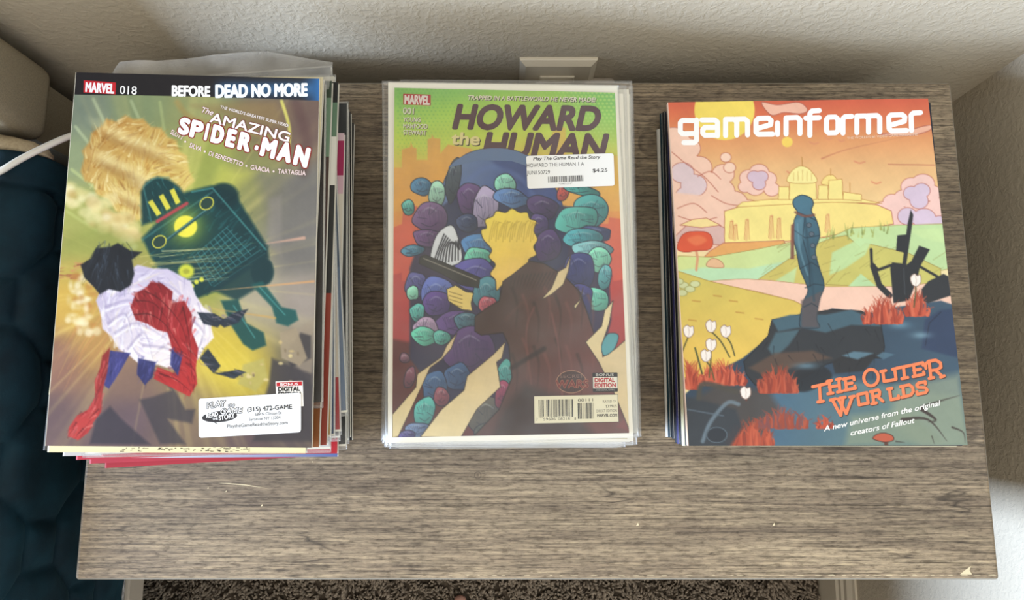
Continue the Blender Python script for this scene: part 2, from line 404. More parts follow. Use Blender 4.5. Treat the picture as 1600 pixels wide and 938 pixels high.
def tube(name, pts, rad, material, parent=None, res=10, steps=8):
    P = [Vector(p) for p in pts]; path = []
    for i in range(len(P) - 1):
        a, b, c, d = P[max(i - 1, 0)], P[i], P[i + 1], P[min(i + 2, len(P) - 1)]
        for k in range(steps):
            t = k / steps
            path.append(0.5 * ((2 * b) + (-a + c) * t + (2 * a - 5 * b + 4 * c - d) * t * t + (-a + 3 * b - 3 * c + d) * t ** 3))
    path.append(P[-1]); v, f = [], []
    for i, p in enumerate(path):
        tg = (path[min(i + 1, len(path) - 1)] - path[max(i - 1, 0)]).normalized()
        s = tg.cross(Vector((0, 0, 1))); s = s.normalized() if s.length > 1e-4 else Vector((1, 0, 0)); u = s.cross(tg)
        for k in range(res):
            a = 2 * math.pi * k / res; v.append(p + (s * math.cos(a) + u * math.sin(a)) * rad)
    for i in range(len(path) - 1):
        for k in range(res):
            f.append((i * res + k, i * res + (k + 1) % res, (i + 1) * res + (k + 1) % res, (i + 1) * res + k))
    f.append(tuple(range(res))[::-1]); f.append(tuple(range((len(path) - 1) * res, len(path) * res)))
    return link_mesh(name, v, f, material, parent, True)
cb = tube('charging_cable', [(-0.62, 0.03, T + 0.034), at(-60, 300, 0.034), at(0, 268, 0.034), at(32, 249, 0.031), at(72, 229, 0.024), at(112, 212, 0.012), at(165, 196, -0.012), (-0.350, 0.270, T - 0.06),
          (-0.31, 0.287, T - 0.13), (-0.12, 0.290, T - 0.20), (0.02, 0.288, T - 0.18), (0.037, 0.287, T - 0.14), (0.038, 0.287, T - 0.1045)], 0.0026, M['cable'])
tag(cb, 'white charging cable lying across the teal quilt', 'cable')

# ------------------------------------------------------------------ carpet pile (one object: nobody could count it)
def carpet():
    n = 34000
    x = RNG.uniform(-0.62, 0.445, n); y = RNG.uniform(-0.52, -0.12, n)
    foot = (np.hypot((x + 0.0745) / 0.014, (y + 0.292) / 0.021) < 1) | ((x > -0.095) & (x < 0.010) & (y < -0.283 - np.abs(x + 0.0745) * 0.45))
    x, y = x[~foot], y[~foot]; n = len(x); foot = np.zeros(n, bool)
    h = RNG.uniform(0.006, 0.0112, n); h[foot] = 0.004
    an = RNG.uniform(0, 2 * np.pi, n); ln = RNG.uniform(0.001, 0.008, n); la = np.sin(x * 70 + 3 * np.sin(y * 50)) * 2 + np.cos(y * 90 + x * 20) * 2 + RNG.normal(0, 0.7, n)
    w = RNG.uniform(0.0014, 0.0026, n)
    V = np.zeros((n, 7, 3)); tone = RNG.uniform(0.62, 1.1, n)[:, None, None] * np.ones((n, 7, 1))
    for k in range(3):
        a = an + k * 2 * np.pi / 3
        V[:, k] = np.stack([x + w * np.cos(a), y + w * np.sin(a), np.zeros(n)], -1)
        V[:, 3 + k] = np.stack([x + 1.2 * w * np.cos(a) + ln * 0.5 * np.cos(la), y + 1.2 * w * np.sin(a) + ln * 0.5 * np.sin(la), h * 0.65], -1)
    V[:, 6] = np.stack([x + ln * np.cos(la), y + ln * np.sin(la), h], -1)
    base = np.arange(n)[:, None] * 7
    F = []
    for k in range(3):
        k2 = (k + 1) % 3
        F.append(np.concatenate([base + k, base + k2, base + 3 + k2, base + 3 + k], 1))
    quads = np.concatenate(F).tolist()
    tris = np.concatenate([np.concatenate([base + 3 + k, base + 3 + (k + 1) % 3, base + 6], 1) for k in range(3)]).tolist()
    col = (tone * np.array(L('#9c8f80'))[None, None, :3]).reshape(-1, 3)
    o = link_mesh('carpet_pile', V.reshape(-1, 3), quads + tris, M['pile'], None, True, col)
    tag(o, 'shaggy grey-brown carpet pile below the front edge of the nightstand', 'carpet', kind='stuff')
carpet()

# bare foot of whoever takes the photograph: only the tip of one toe is in the frame
def foot():
    tip = at(719, 931, -T + 0.014)
    J = {}; vs = []; es = []; rad = []
    def V(p, r): vs.append(p); rad.append(r); return len(vs) - 1
    ank = V((0.03, -0.215, 0.075), 0.034); heel = V((0.03, -0.245, 0.035), 0.028); mid = V((0.026, -0.14, 0.048), 0.030); ball = V((0.024, -0.085, 0.030), 0.028)
    shin = V((0.03, -0.225, 0.17), 0.036)
    es += [(ank, heel), (ank, mid), (mid, ball), (ank, shin)]
    for (x0, yb, yt, r, zt) in ((0.000, -0.055, 0.000, 0.0105, 0.0125), (0.021, -0.060, -0.016, 0.0080, 0.0105), (0.0375, -0.066, -0.024, 0.0072, 0.010), (0.052, -0.074, -0.034, 0.0066, 0.0095), (0.0645, -0.084, -0.046, 0.0062, 0.009)):
        a = V((x0 * 0.92, yb, 0.021), r * 1.15); b = V((x0, (yb + yt) / 2, 0.0185), r * 1.0); c = V((x0, yt - r * 0.9, zt), r)
        es += [(ball, a), (a, b), (b, c)]
    me = bpy.data.meshes.new('person'); me.from_pydata(vs, es, []); o = bpy.data.objects.new('person', me); C.objects.link(o)
    sk = o.modifiers.new('skin', 'SKIN'); layer = me.skin_vertices[0].data
    for i, r in enumerate(rad): layer[i].radius = (r, r * 0.85)
    layer[ank].use_root = True
    su = o.modifiers.new('smooth', 'SUBSURF'); su.levels = 2; su.render_levels = 2
    o.location = (tip.x, tip.y + 0.0115, -0.0012); me.materials.append(M['skin'])
    tag(o, 'person in bare feet on the carpet, only one toe tip showing', 'person')
foot()

# ------------------------------------------------------------------ printing: painted cover sheets and crisp ink on top
PAPER = 0.80
class Sheet:
    """A flat printed sheet: a fine grid whose vertices carry the printed colour. Shapes are given in the
    coordinates of the photograph and land where the sheet really lies."""
    def __init__(s, corners, z, nu=320, nv=460):
        s.z = z; P = [at(x, y, z) for x, y in corners]
        u, v = np.meshgrid(np.linspace(0, 1, nu), np.linspace(0, 1, nv)); s.u, s.v, s.nu, s.nv = u, v, nu, nv
        P = [np.array(p) for p in P]
        s.W = ((1 - u) * (1 - v))[..., None] * P[0] + (u * (1 - v))[..., None] * P[1] + (u * v)[..., None] * P[2] + ((1 - u) * v)[..., None] * P[3]
        s.X, s.Y = project(s.W[..., 0], s.W[..., 1], s.W[..., 2])
        s.C = np.ones((nv, nu, 3))
    def _c(s, col, sl):
        if callable(col): return col(s.X[sl], s.Y[sl])
        return hx(col) if isinstance(col, str) else np.asarray(col)
    def put(s, mask, col, sl=np.s_[:, :]):
        m = np.clip(mask, 0, 1)[..., None]; s.C[sl] = s.C[sl] * (1 - m) + s._c(col, sl) * m
    def win(s, x0, x1, y0, y1):
        k = (s.X > x0) & (s.X < x1) & (s.Y > y0) & (s.Y < y1)
        r = np.where(k.any(1))[0]; c = np.where(k.any(0))[0]
        return None if len(r) == 0 else np.s_[r[0]:r[-1] + 1, c[0]:c[-1] + 1]
    def fill(s, pts, col, alpha=1.0, soft=0.7, line=None, lw=1.0, curve=False):
        if curve: pts = smooth(pts)
        p = np.array(pts, float); pad = 2 * soft + lw + 1
        sl = s.win(p[:, 0].min() - pad, p[:, 0].max() + pad, p[:, 1].min() - pad, p[:, 1].max() + pad)
        if sl is None: return
        X, Y = s.X[sl], s.Y[sl]; d2 = np.full(X.shape, 1e9); ins = np.zeros(X.shape, bool)
        for (ax, ay), (bx, by) in zip(p, np.roll(p, -1, 0)):
            dx, dy = bx - ax, by - ay; q = dx * dx + dy * dy + 1e-9
            t = np.clip(((X - ax) * dx + (Y - ay) * dy) / q, 0, 1)
            d2 = np.minimum(d2, (X - ax - t * dx) ** 2 + (Y - ay - t * dy) ** 2)
            if by != ay: ins ^= ((ay > Y) != (by > Y)) & (X < ax + (Y - ay) * dx / (by - ay))
        d = np.sqrt(d2); sd = np.where(ins, d, -d)
        s.put(alpha * np.clip(0.5 + sd / (2 * soft), 0, 1), col, sl)
        if line: s.put(np.clip(0.5 + (lw / 2 - d) / 1.0, 0, 1), line, sl)
    def stroke(s, pts, w, col, alpha=1.0, soft=0.6, curve=False, taper=False):
        if curve: pts = smooth(pts, False)
        p = np.array(pts, float); pad = w + 2 * soft + 1
        sl = s.win(p[:, 0].min() - pad, p[:, 0].max() + pad, p[:, 1].min() - pad, p[:, 1].max() + pad)
        if sl is None: return
        X, Y = s.X[sl], s.Y[sl]; best = np.full(X.shape, -1e9); n = len(p) - 1
        for i in range(n):
            (ax, ay), (bx, by) = p[i], p[i + 1]; dx, dy = bx - ax, by - ay
            t = np.clip(((X - ax) * dx + (Y - ay) * dy) / (dx * dx + dy * dy + 1e-9), 0, 1)
            ww = w / 2 * (1 - (i + t) / n) if taper else w / 2
            best = np.maximum(best, ww - np.hypot(X - ax - t * dx, Y - ay - t * dy))
        s.put(alpha * np.clip(0.5 + best / (2 * soft), 0, 1), col, sl)
    def brush(s, poly, cols, n, ln, w, ang, r, alpha=.55):
        p = np.array(poly, float); k = 0; tries = 0
        while k < n and tries < n * 6:
            tries += 1; x, y = r.uniform(p[:, 0].min(), p[:, 0].max()), r.uniform(p[:, 1].min(), p[:, 1].max()); ins = False
            for (ax, ay), (bx, by) in zip(p, np.roll(p, -1, 0)):
                if (ay > y) != (by > y) and x < ax + (y - ay) * (bx - ax) / (by - ay): ins = not ins
            if not ins: continue
            k += 1; a = ang(x, y) + r.normal(0, .16); q = r.uniform(*ln) * .5; c, n_ = math.cos(a), math.sin(a); b = r.uniform(-.18, .18) * q
            s.stroke([(x - c * q, y - n_ * q), (x - n_ * b, y + c * b), (x + c * q, y + n_ * q)], r.uniform(*w), r.choice(cols), r.uniform(.4, 1.0) * alpha, .9, False, True)
    def disc(s, x, y, rx, ry, col, alpha=1.0, soft=0.7, rot=0.0, line=None, lw=1.0):
        R = max(rx, ry) + 2 * soft + 2; sl = s.win(x - R, x + R, y - R, y + R)
        if sl is None: return
        c, n = math.cos(rot), math.sin(rot); X, Y = s.X[sl] - x, s.Y[sl] - y
        a, b = (X * c + Y * n) / rx, (-X * n + Y * c) / ry; sd = (1 - np.hypot(a, b)) * min(rx, ry)
        s.put(alpha * np.clip(0.5 + sd / (2 * soft), 0, 1), col, sl)
        if line: s.put(np.clip(0.5 + (lw / 2 - np.abs(sd)) / 1.0, 0, 1), line, sl)
    def glow(s, x, y, rx, ry, col, alpha=1.0, rot=0.0):
        c, n = math.cos(rot), math.sin(rot); X, Y = s.X - x, s.Y - y
        s.put(alpha * np.exp(-((X * c + Y * n) / rx) ** 2 - ((-X * n + Y * c) / ry) ** 2), col)
    def noise(s, amp, k=6, seed=0):
        r = np.random.RandomState(seed); a = np.zeros(s.X.shape)
        for i in range(k):
            f = 0.02 * 1.7 ** i; t = r.uniform(0, 6.28, 2); an = r.uniform(0, 3.14)
            a += np.sin((s.X * math.cos(an) + s.Y * math.sin(an)) * f * 3 + t[0] + 2 * np.sin((s.X * math.sin(an) - s.Y * math.cos(an)) * f * 2 + t[1])) / (1 + 0.5 * i)
        s.C = np.clip(s.C * (1 + amp * a[..., None]), 0, 1)
    def build(s, name, material, parent, k=PAPER):
        nu, nv = s.nu, s.nv; j, i = np.meshgrid(np.arange(nv - 1), np.arange(nu - 1), indexing='ij'); q = (j * nu + i).ravel()
        F = np.stack([q, q + nu, q + nu + 1, q + 1], 1)
        me = bpy.data.meshes.new(name); n = nu * nv
        V = (s.W.reshape(-1, 3) - np.array(parent_world(parent))).astype(np.float32)
        rz = -parent.rotation_euler.z; c, sn = math.cos(rz), math.sin(rz); V = np.stack([V[:, 0] * c - V[:, 1] * sn, V[:, 0] * sn + V[:, 1] * c, V[:, 2]], 1)
        me.vertices.add(n); me.vertices.foreach_set('co', V.ravel())
        me.loops.add(len(F) * 4); me.loops.foreach_set('vertex_index', F.ravel().astype(np.int32))
        me.polygons.add(len(F)); me.polygons.foreach_set('loop_start', np.arange(0, len(F) * 4, 4, dtype=np.int32))
        me.update(calc_edges=True)
        ca = me.color_attributes.new('Col', 'FLOAT_COLOR', 'POINT'); arr = np.ones((n, 4), np.float32); arr[:, :3] = lin(s.C.reshape(-1, 3)) * k
        ca.data.foreach_set('color', arr.ravel()); me.materials.append(material)
        o = bpy.data.objects.new(name, me); C.objects.link(o); o.parent = parent; return o
def parent_world(p):
    v = Vector((0, 0, 0))
    while p is not None: v += p.location; p = p.parent
    return v
def smooth(pts, closed=True, n=6):
    P = [np.array(p, float) for p in pts]; N = len(P); out = []
    for i in range(N if closed else N - 1):
        if closed: a, b, c, d = P[i - 1], P[i], P[(i + 1) % N], P[(i + 2) % N]
        else: a, b, c, d = P[max(i - 1, 0)], P[i], P[i + 1], P[min(i + 2, N - 1)]
        for k in range(n):
            t = k / n; out.append(0.5 * ((2 * b) + (-a + c) * t + (2 * a - 5 * b + 4 * c - d) * t * t + (-a + 3 * b - 3 * c + d) * t ** 3))
    if not closed: out.append(P[-1])
    return out
def grad(c1, c2, p1, p2):
    a, b = hx(c1), hx(c2); p1, p2 = np.array(p1, float), np.array(p2, float); d = p2 - p1; q = d @ d
    def f(X, Y):
        t = np.clip(((X - p1[0]) * d[0] + (Y - p1[1]) * d[1]) / q, 0, 1)[..., None]; return a * (1 - t) + b * t
    return f

_glyphs = {}
def glyphs(body, off):
    key = (body, off)
    if key not in _glyphs:
        cu = bpy.data.curves.new('lettering', 'FONT'); cu.body = body; cu.offset = off; cu.resolution_u = 4; cu.fill_mode = 'FRONT'
        o = bpy.data.objects.new('lettering', cu); C.objects.link(o); dg = bpy.context.evaluated_depsgraph_get()
        me = o.evaluated_get(dg).to_mesh(); me.calc_loop_triangles()
        v = np.array([(p.co.x, p.co.y) for p in me.vertices]).reshape(-1, 2); f = [tuple(t.vertices) for t in me.loop_triangles]
        o.evaluated_get(dg).to_mesh_clear(); bpy.data.objects.remove(o); bpy.data.curves.remove(cu)
        _glyphs[key] = (v, f)
    return _glyphs[key]
CAP = None
def quad_slab(name, px, z0, z1, material, parent, inner=None):
    w = parent_world(parent); P = [at(x, y, z1) for x, y in px]
    v = [p - w for p in P] + [Vector((p.x, p.y, T + z0)) - w for p in P]
    f = [(3, 2, 1, 0), (4, 5, 6, 7)] + [((i + 1) % 4, (i + 1) % 4 + 4, i + 4, i)[::-1] for i in range(4)]
    return link_mesh(name, v, f, material, parent)
def flat_issue(name, label, cat, group, px, zt, th, spine):
    A = [at(x, y, zt) for x, y in px]; m = sum(A, Vector()) / 4
    r = empty(name, (m.x, m.y, T + zt - th), label, cat, group)
    quad_slab('pages', px, zt - th + 0.0003, zt - 0.0003, M['pages'], r)
    for z0, z1 in ((zt - 0.00028, zt), (zt - th, zt - th + 0.00028)): quad_slab('cover', px, z0, z1, M['board'], r)
    (x0, y0), (x3, y3) = px[0], px[3]
    quad_slab('spine', [(x0 - 0.7, y0), (x0, y0), (x3, y3), (x3 - 0.7, y3)], zt - th, zt, mat('spine_print', L(spine), 0.4), r)
    return r
class Ink:
    """Flat print lying on a sheet: lettering, bars, boxes. One mesh, layered by hundredths of a millimetre."""
    def __init__(s, z): s.z = z; s.v = []; s.f = []; s.c = []; s.layer = 1; s.micro = 0
    _l = 1
    def _p(s, x, y): return at(x, y, s.z + 0.000022 * s.layer + 0.0000011 * s.micro)
    def poly(s, pts, col):
        s.micro = (s.micro + 1) % 18 if s.layer == s._l else 0; s._l = s.layer
        b = len(s.v); s.v += [s._p(x, y) for x, y in pts]; s.c += [lin(hx(col)) * PAPER] * len(pts)
        a = sum(pts[i][0] * pts[(i + 1) % len(pts)][1] - pts[(i + 1) % len(pts)][0] * pts[i][1] for i in range(len(pts)))
        f = list(range(b, b + len(pts))); s.f.append(tuple(f[::-1] if a > 0 else f))
    def disc(s, x, y, rx, ry, col, n=20, rot=0.0):
        s.poly([(x + rx * math.cos(a) * math.cos(rot) - ry * math.sin(a) * math.sin(rot), y + rx * math.cos(a) * math.sin(rot) + ry * math.sin(a) * math.cos(rot)) for a in [2 * math.pi * k / n for k in range(n)]], col)
    def rounded(s, q, r, col):
        q = [np.array(p, float) for p in q]; out = []
        for i in range(4):
            p, a, b = q[i], q[i - 1], q[(i + 1) % 4]; da = (a - p) / np.linalg.norm(a - p); db = (b - p) / np.linalg.norm(b - p)
            for k in range(5):
                t = k / 4; out.append(tuple((p + da * r) * (1 - t) ** 2 + p * 2 * t * (1 - t) + (p + db * r) * t * t))
        s.poly(out, col)
    def line(s, pts, w, col, joint=True):
        for (ax, ay), (bx, by) in zip(pts, pts[1:]):
            d = math.hypot(bx - ax, by - ay) or 1e-6; nx, ny = -(by - ay) / d * w / 2, (bx - ax) / d * w / 2
            s.poly([(ax + nx, ay + ny), (bx + nx, by + ny), (bx - nx, by - ny), (ax - nx, ay - ny)], col)
        if joint:
            for x, y in pts: s.disc(x, y, w / 2, w / 2, col, 10)
    def text(s, body, p0, p1, cap, col, bold=0.0, shear=0.0, outline=None, ow=0.03, shadow=None, sd=(1, 1), rise=None):
        global CAP
        if CAP is None: CAP = glyphs('H', 0.0)[0][:, 1].max()
        v0, _ = glyphs(body, 0.0); x0, x1 = v0[:, 0].min(), v0[:, 0].max()
        p0, p1 = np.array(p0, float), np.array(p1, float); rb = (p1 - p0) / np.linalg.norm(p1 - p0) * bold * cap / CAP; p0, p1 = p0 + rb, p1 - rb; cap = cap * (1 - 1.4 * bold); ex = (p1 - p0) / (x1 - x0); d = (p1 - p0) / np.linalg.norm(p1 - p0)
        up = np.array([d[1], -d[0]]) * cap / CAP
        if rise is not None: up = np.array(rise, float) * cap / CAP
        def lay(grow, colr, dx=0.0, dy=0.0):
            # heavier strokes and outlines: the letter printed again, shifted round a small circle
            v, f = glyphs(body, 0.0); r = grow * cap / CAP
            sh = [(0, 0)] if r < 0.12 else [(0, 0)] + [(r * math.cos(2 * math.pi * k / m), r * math.sin(2 * math.pi * k / m)) for m in [12 if r > 1.2 else 8] for k in range(m)]
            for i_, (ax, ay) in enumerate(sh):
                s.micro = i_; b = len(s.v)
                for x, y in v:
                    q = p0 + ex * (x - x0) + up * y + d * shear * cap / CAP * y; s.v.append(s._p(q[0] + dx + ax, q[1] + dy + ay)); s.c.append(lin(hx(colr)) * PAPER)
                s.f += [(b + i, b + j, b + k) for i, j, k in f]
            s.micro = 0
        if shadow: lay(bold, shadow, *sd); s.layer += 1
        if outline: lay(bold + ow, outline); s.layer += 1
        lay(bold, col)
    def bars(s, tl, tr, br, bl, n, col, seed, duty=0.5):
        r = random.Random(seed); w = [r.choice((1, 1, 2, 3)) for _ in range(n * 2)]; tot = sum(w); t = 0
        tl, tr, br, bl = [np.array(p, float) for p in (tl, tr, br, bl)]
        for i, k in enumerate(w):
            a, b = t / tot, (t + k) / tot; t += k
            if i % 2 == 0: s.poly([tuple(tl + (tr - tl) * a), tuple(tl + (tr - tl) * b), tuple(bl + (br - bl) * b), tuple(bl + (br - bl) * a)], col)
    def build(s, name, parent, material=None, stuff=True):
        w = parent_world(parent); a = 0.0; p = parent
        while p is not None: a += p.rotation_euler.z; p = p.parent
        R = Matrix.Rotation(-a, 3, 'Z')
        o = link_mesh(name, [R @ (Vector(v) - w) for v in s.v], s.f, material or M['ink'], parent, False, s.c)
        if stuff: o['kind'] = 'stuff'
        return o

# ------------------------------------------------------------------ a comic, loose or in a sleeve with its board
def u_shell(w, l, th, t, seg=4):
    """Folded cover: top leaf, rounded spine on the -x side, bottom leaf, t thick. Returns profile outer/inner."""
    r = th / 2; out = [(w / 2, th)]
    for k in range(seg * 2 + 1):
        a = math.pi / 2 + math.pi * k / (seg * 2); out.append((-w / 2 + r + r * math.cos(a), r + r * math.sin(a)))
    out.append((w / 2, 0)); r2 = r - t; inn = [(w / 2, th - t)]
    for k in range(seg * 2 + 1):
        a = math.pi / 2 + math.pi * k / (seg * 2); inn.append((-w / 2 + r + r2 * math.cos(a), r + r2 * math.sin(a)))
    inn.append((w / 2, t)); return out, inn
def comic(label, zt, th, w, l, corner, px, ang=0.0, bands=(('#777777', 1.0),), spine=None, sleeve=None, name='comic_book', cat='comic', group=None, flap=None, board=True, page_col=True):
    """zt: height of its top above the nightstand; corner/px: one corner of the whole thing as seen in the photograph;
    bands: printed colours of the front from head to foot, (colour, where it ends) or (colour, end, colour of the strip along the fore edge)."""
    ca, sa = math.cos(ang), math.sin(ang); p = at(px[0], px[1], zt)
    sw, sl = (sleeve if sleeve else (w, l))
    cx = {'L': sw / 2, 'R': -sw / 2}[corner[1]]; cy = {'B': sl / 2, 'T': -sl / 2}[corner[0]]
    cen = (p.x + cx * ca - cy * sa, p.y + cx * sa + cy * ca)
    root = empty(name, (cen[0], cen[1], T + zt - th), label, cat, group, ang)
    z0, z1 = (0.00055, th - 0.0004) if sleeve else (0.0, th)
    yo = -(sl - l) / 2 + 0.004 if sleeve else 0.0       # a comic sits at the foot of its sleeve
    body = z1 - z0; bd = 0.0007 if (sleeve and board) else 0.0
    # cover with printed bands
    out, inn = u_shell(w, l, body - bd, 0.00028); n = len(out); v, f, c = [], [], []
    ys = [0.0]; cols = []
    for b in bands: ys += [b[1], b[1]]; cols += [b[0], b[0]]
    ys = ys[:-1] + [1.0] if False else ys[:1] + [y for y in ys[1:-1]] + [1.0]
    rows = []
    start = 0.0
    for b in bands:
        rows.append((start, b)); rows.append((b[1], b)); start = b[1]
    for (t, b) in rows:
        y = l / 2 - l * t + yo; fore = b[2] if len(b) > 2 else b[0]
        for k, (x, z) in enumerate(out):
            v.append((x, y, z + z0 + bd)); cc = b[0]
            if spine and 0 < k < n - 1: cc = spine
            if k == 0: cc = fore
            c.append(lin(hx(cc)) * PAPER)
        for k, (x, z) in enumerate(inn): v.append((x, y, z + z0 + bd)); c.append(lin(hx('#e6e2d8')) * PAPER)
    S = 2 * n
    for j in range(len(rows) - 1):
        a, b = j * S, (j + 1) * S
        for k in range(n - 1):
            f.append((a + k, a + k + 1, b + k + 1, b + k)); f.append((a + n + k, b + n + k, b + n + k + 1, a + n + k + 1))
        f.append((a, b, b + n, a + n)); f.append((a + n - 1, a + S - 1, b + S - 1, b + n - 1))
    for a, rev in ((0, False), ((len(rows) - 1) * S, True)):
        for k in range(n - 1):
            q = (a + k, a + n + k, a + n + k + 1, a + k + 1); f.append(q[::-1] if rev else q)
    cov = link_mesh('cover', v, f, M['cover'], root, False, c)
    # page block
    pt = body - bd - 0.0006
    bm = bmesh.new(); box_bm(-w / 2 + 0.0012, w / 2 - 0.0022, yo - l / 2 + 0.0004, yo + l / 2 - 0.0004, z0 + bd + 0.0003, z0 + bd + 0.0003 + pt, 0, 1, bm)
    bm_obj('pages', bm, M['pages'], root)
    if bd:
        bm_obj('backing_board', box_bm(-min(w, 0.1778) / 2, min(w if sw < 0.18 else 0.1778, 0.1778) / 2, -sl / 2 + 0.0025, -sl / 2 + 0.0025 + min(0.2667, sl - 0.004), z0, z0 + bd - 0.00005), M['board'], root)
    if sleeve:
        # sleeve: taut top and bottom films meeting in flat side seams
        v, f = [], []
        def rg(hx_, hy, z): v.extend([(-hx_, -hy, z), (hx_, -hy, z), (hx_, hy, z), (-hx_, hy, z)])
        rg(sw / 2 - min(0.0024, (sw - w) * 0.3), sl / 2 - 0.0020, th); rg(sw / 2 - 0.0008, sl / 2 - 0.0006, th * 0.72); rg(sw / 2, sl / 2, th * 0.5); rg(sw / 2 - 0.0008, sl / 2 - 0.0006, th * 0.28); rg(sw / 2 - min(0.0024, (sw - w) * 0.3), sl / 2 - 0.0020, 0.00025)
        f.append((0, 1, 2, 3)); f.append((19, 18, 17, 16))
        for r in range(4):
            for k in range(4): f.append((r * 4 + k, r * 4 + 4 + k, r * 4 + 4 + (k + 1) % 4, r * 4 + (k + 1) % 4))
        so = link_mesh('sleeve', v, f, M['sleeve'], root); so.data.materials.append(M['seam'])
        for i, pl in enumerate(so.data.polygons): pl.material_index = 0 if i < 2 else 1
        if flap: flap(root, sw, sl, th)
    return root

ST1 = 'comics in the stack topped by the golden cover'
ST2 = 'sleeved comics in the stack topped by the green and red cover'
ST3 = 'magazines in the stack topped by the sunset cover'
CW, CL = 0.1683, 0.2588
ordinal = ['topmost', 'second', 'third', 'fourth', 'fifth', 'sixth', 'seventh', 'eighth', 'ninth', 'tenth', 'eleventh', 'twelfth', 'thirteenth', 'fourteenth', 'fifteenth', 'sixteenth', 'seventeenth',
           'eighteenth', 'nineteenth', 'twentieth', 'twenty-first', 'twenty-second', 'twenty-third', 'twenty-fourth', 'twenty-fifth', 'twenty-sixth']

# ================================================================== stack one: 26 comics, 10.5 cm high
def open_flap(corners, lift):
    """the open upper end of a sleeve: a thin double film sticking out past the head of the stack"""
    def make(root, sw, sl, th):
        w = parent_world(root); R = Matrix.Rotation(-root.rotation_euler.z, 3, 'Z'); zz = w.z - T + th * 0.5
        P = [R @ (at(x, y, zz + dz) - w) for (x, y), dz in zip(corners, lift)]
        v, f = [], []; nu, nv = 28, 8
        for side in (0.00012, -0.00012):
            for j in range(nv + 1):
                for i in range(nu + 1):
                    u, t = i / nu, j / nv; k = u * (len(P) // 2 - 1); m = min(int(k), len(P) // 2 - 2); q = k - m
                    far = P[m].lerp(P[m + 1], q); near = P[len(P) // 2 + m].lerp(P[len(P) // 2 + m + 1], q)
                    p = far.lerp(near, t); p = p + Vector((0, 0, side + 0.0022 * (1 - t) * math.sin(u * 11 + t * 2))); v.append(tuple(p))
        N = (nu + 1) * (nv + 1)
        for j in range(nv):
            for i in range(nu):
                a = j * (nu + 1) + i; f.append((a, a + 1, a + nu + 2, a + nu + 1)); f.append((N + a, N + a + nu + 1, N + a + nu + 2, N + a + 1))
        link_mesh('open_flap', v, f, M['flap'], root, True)
    return make

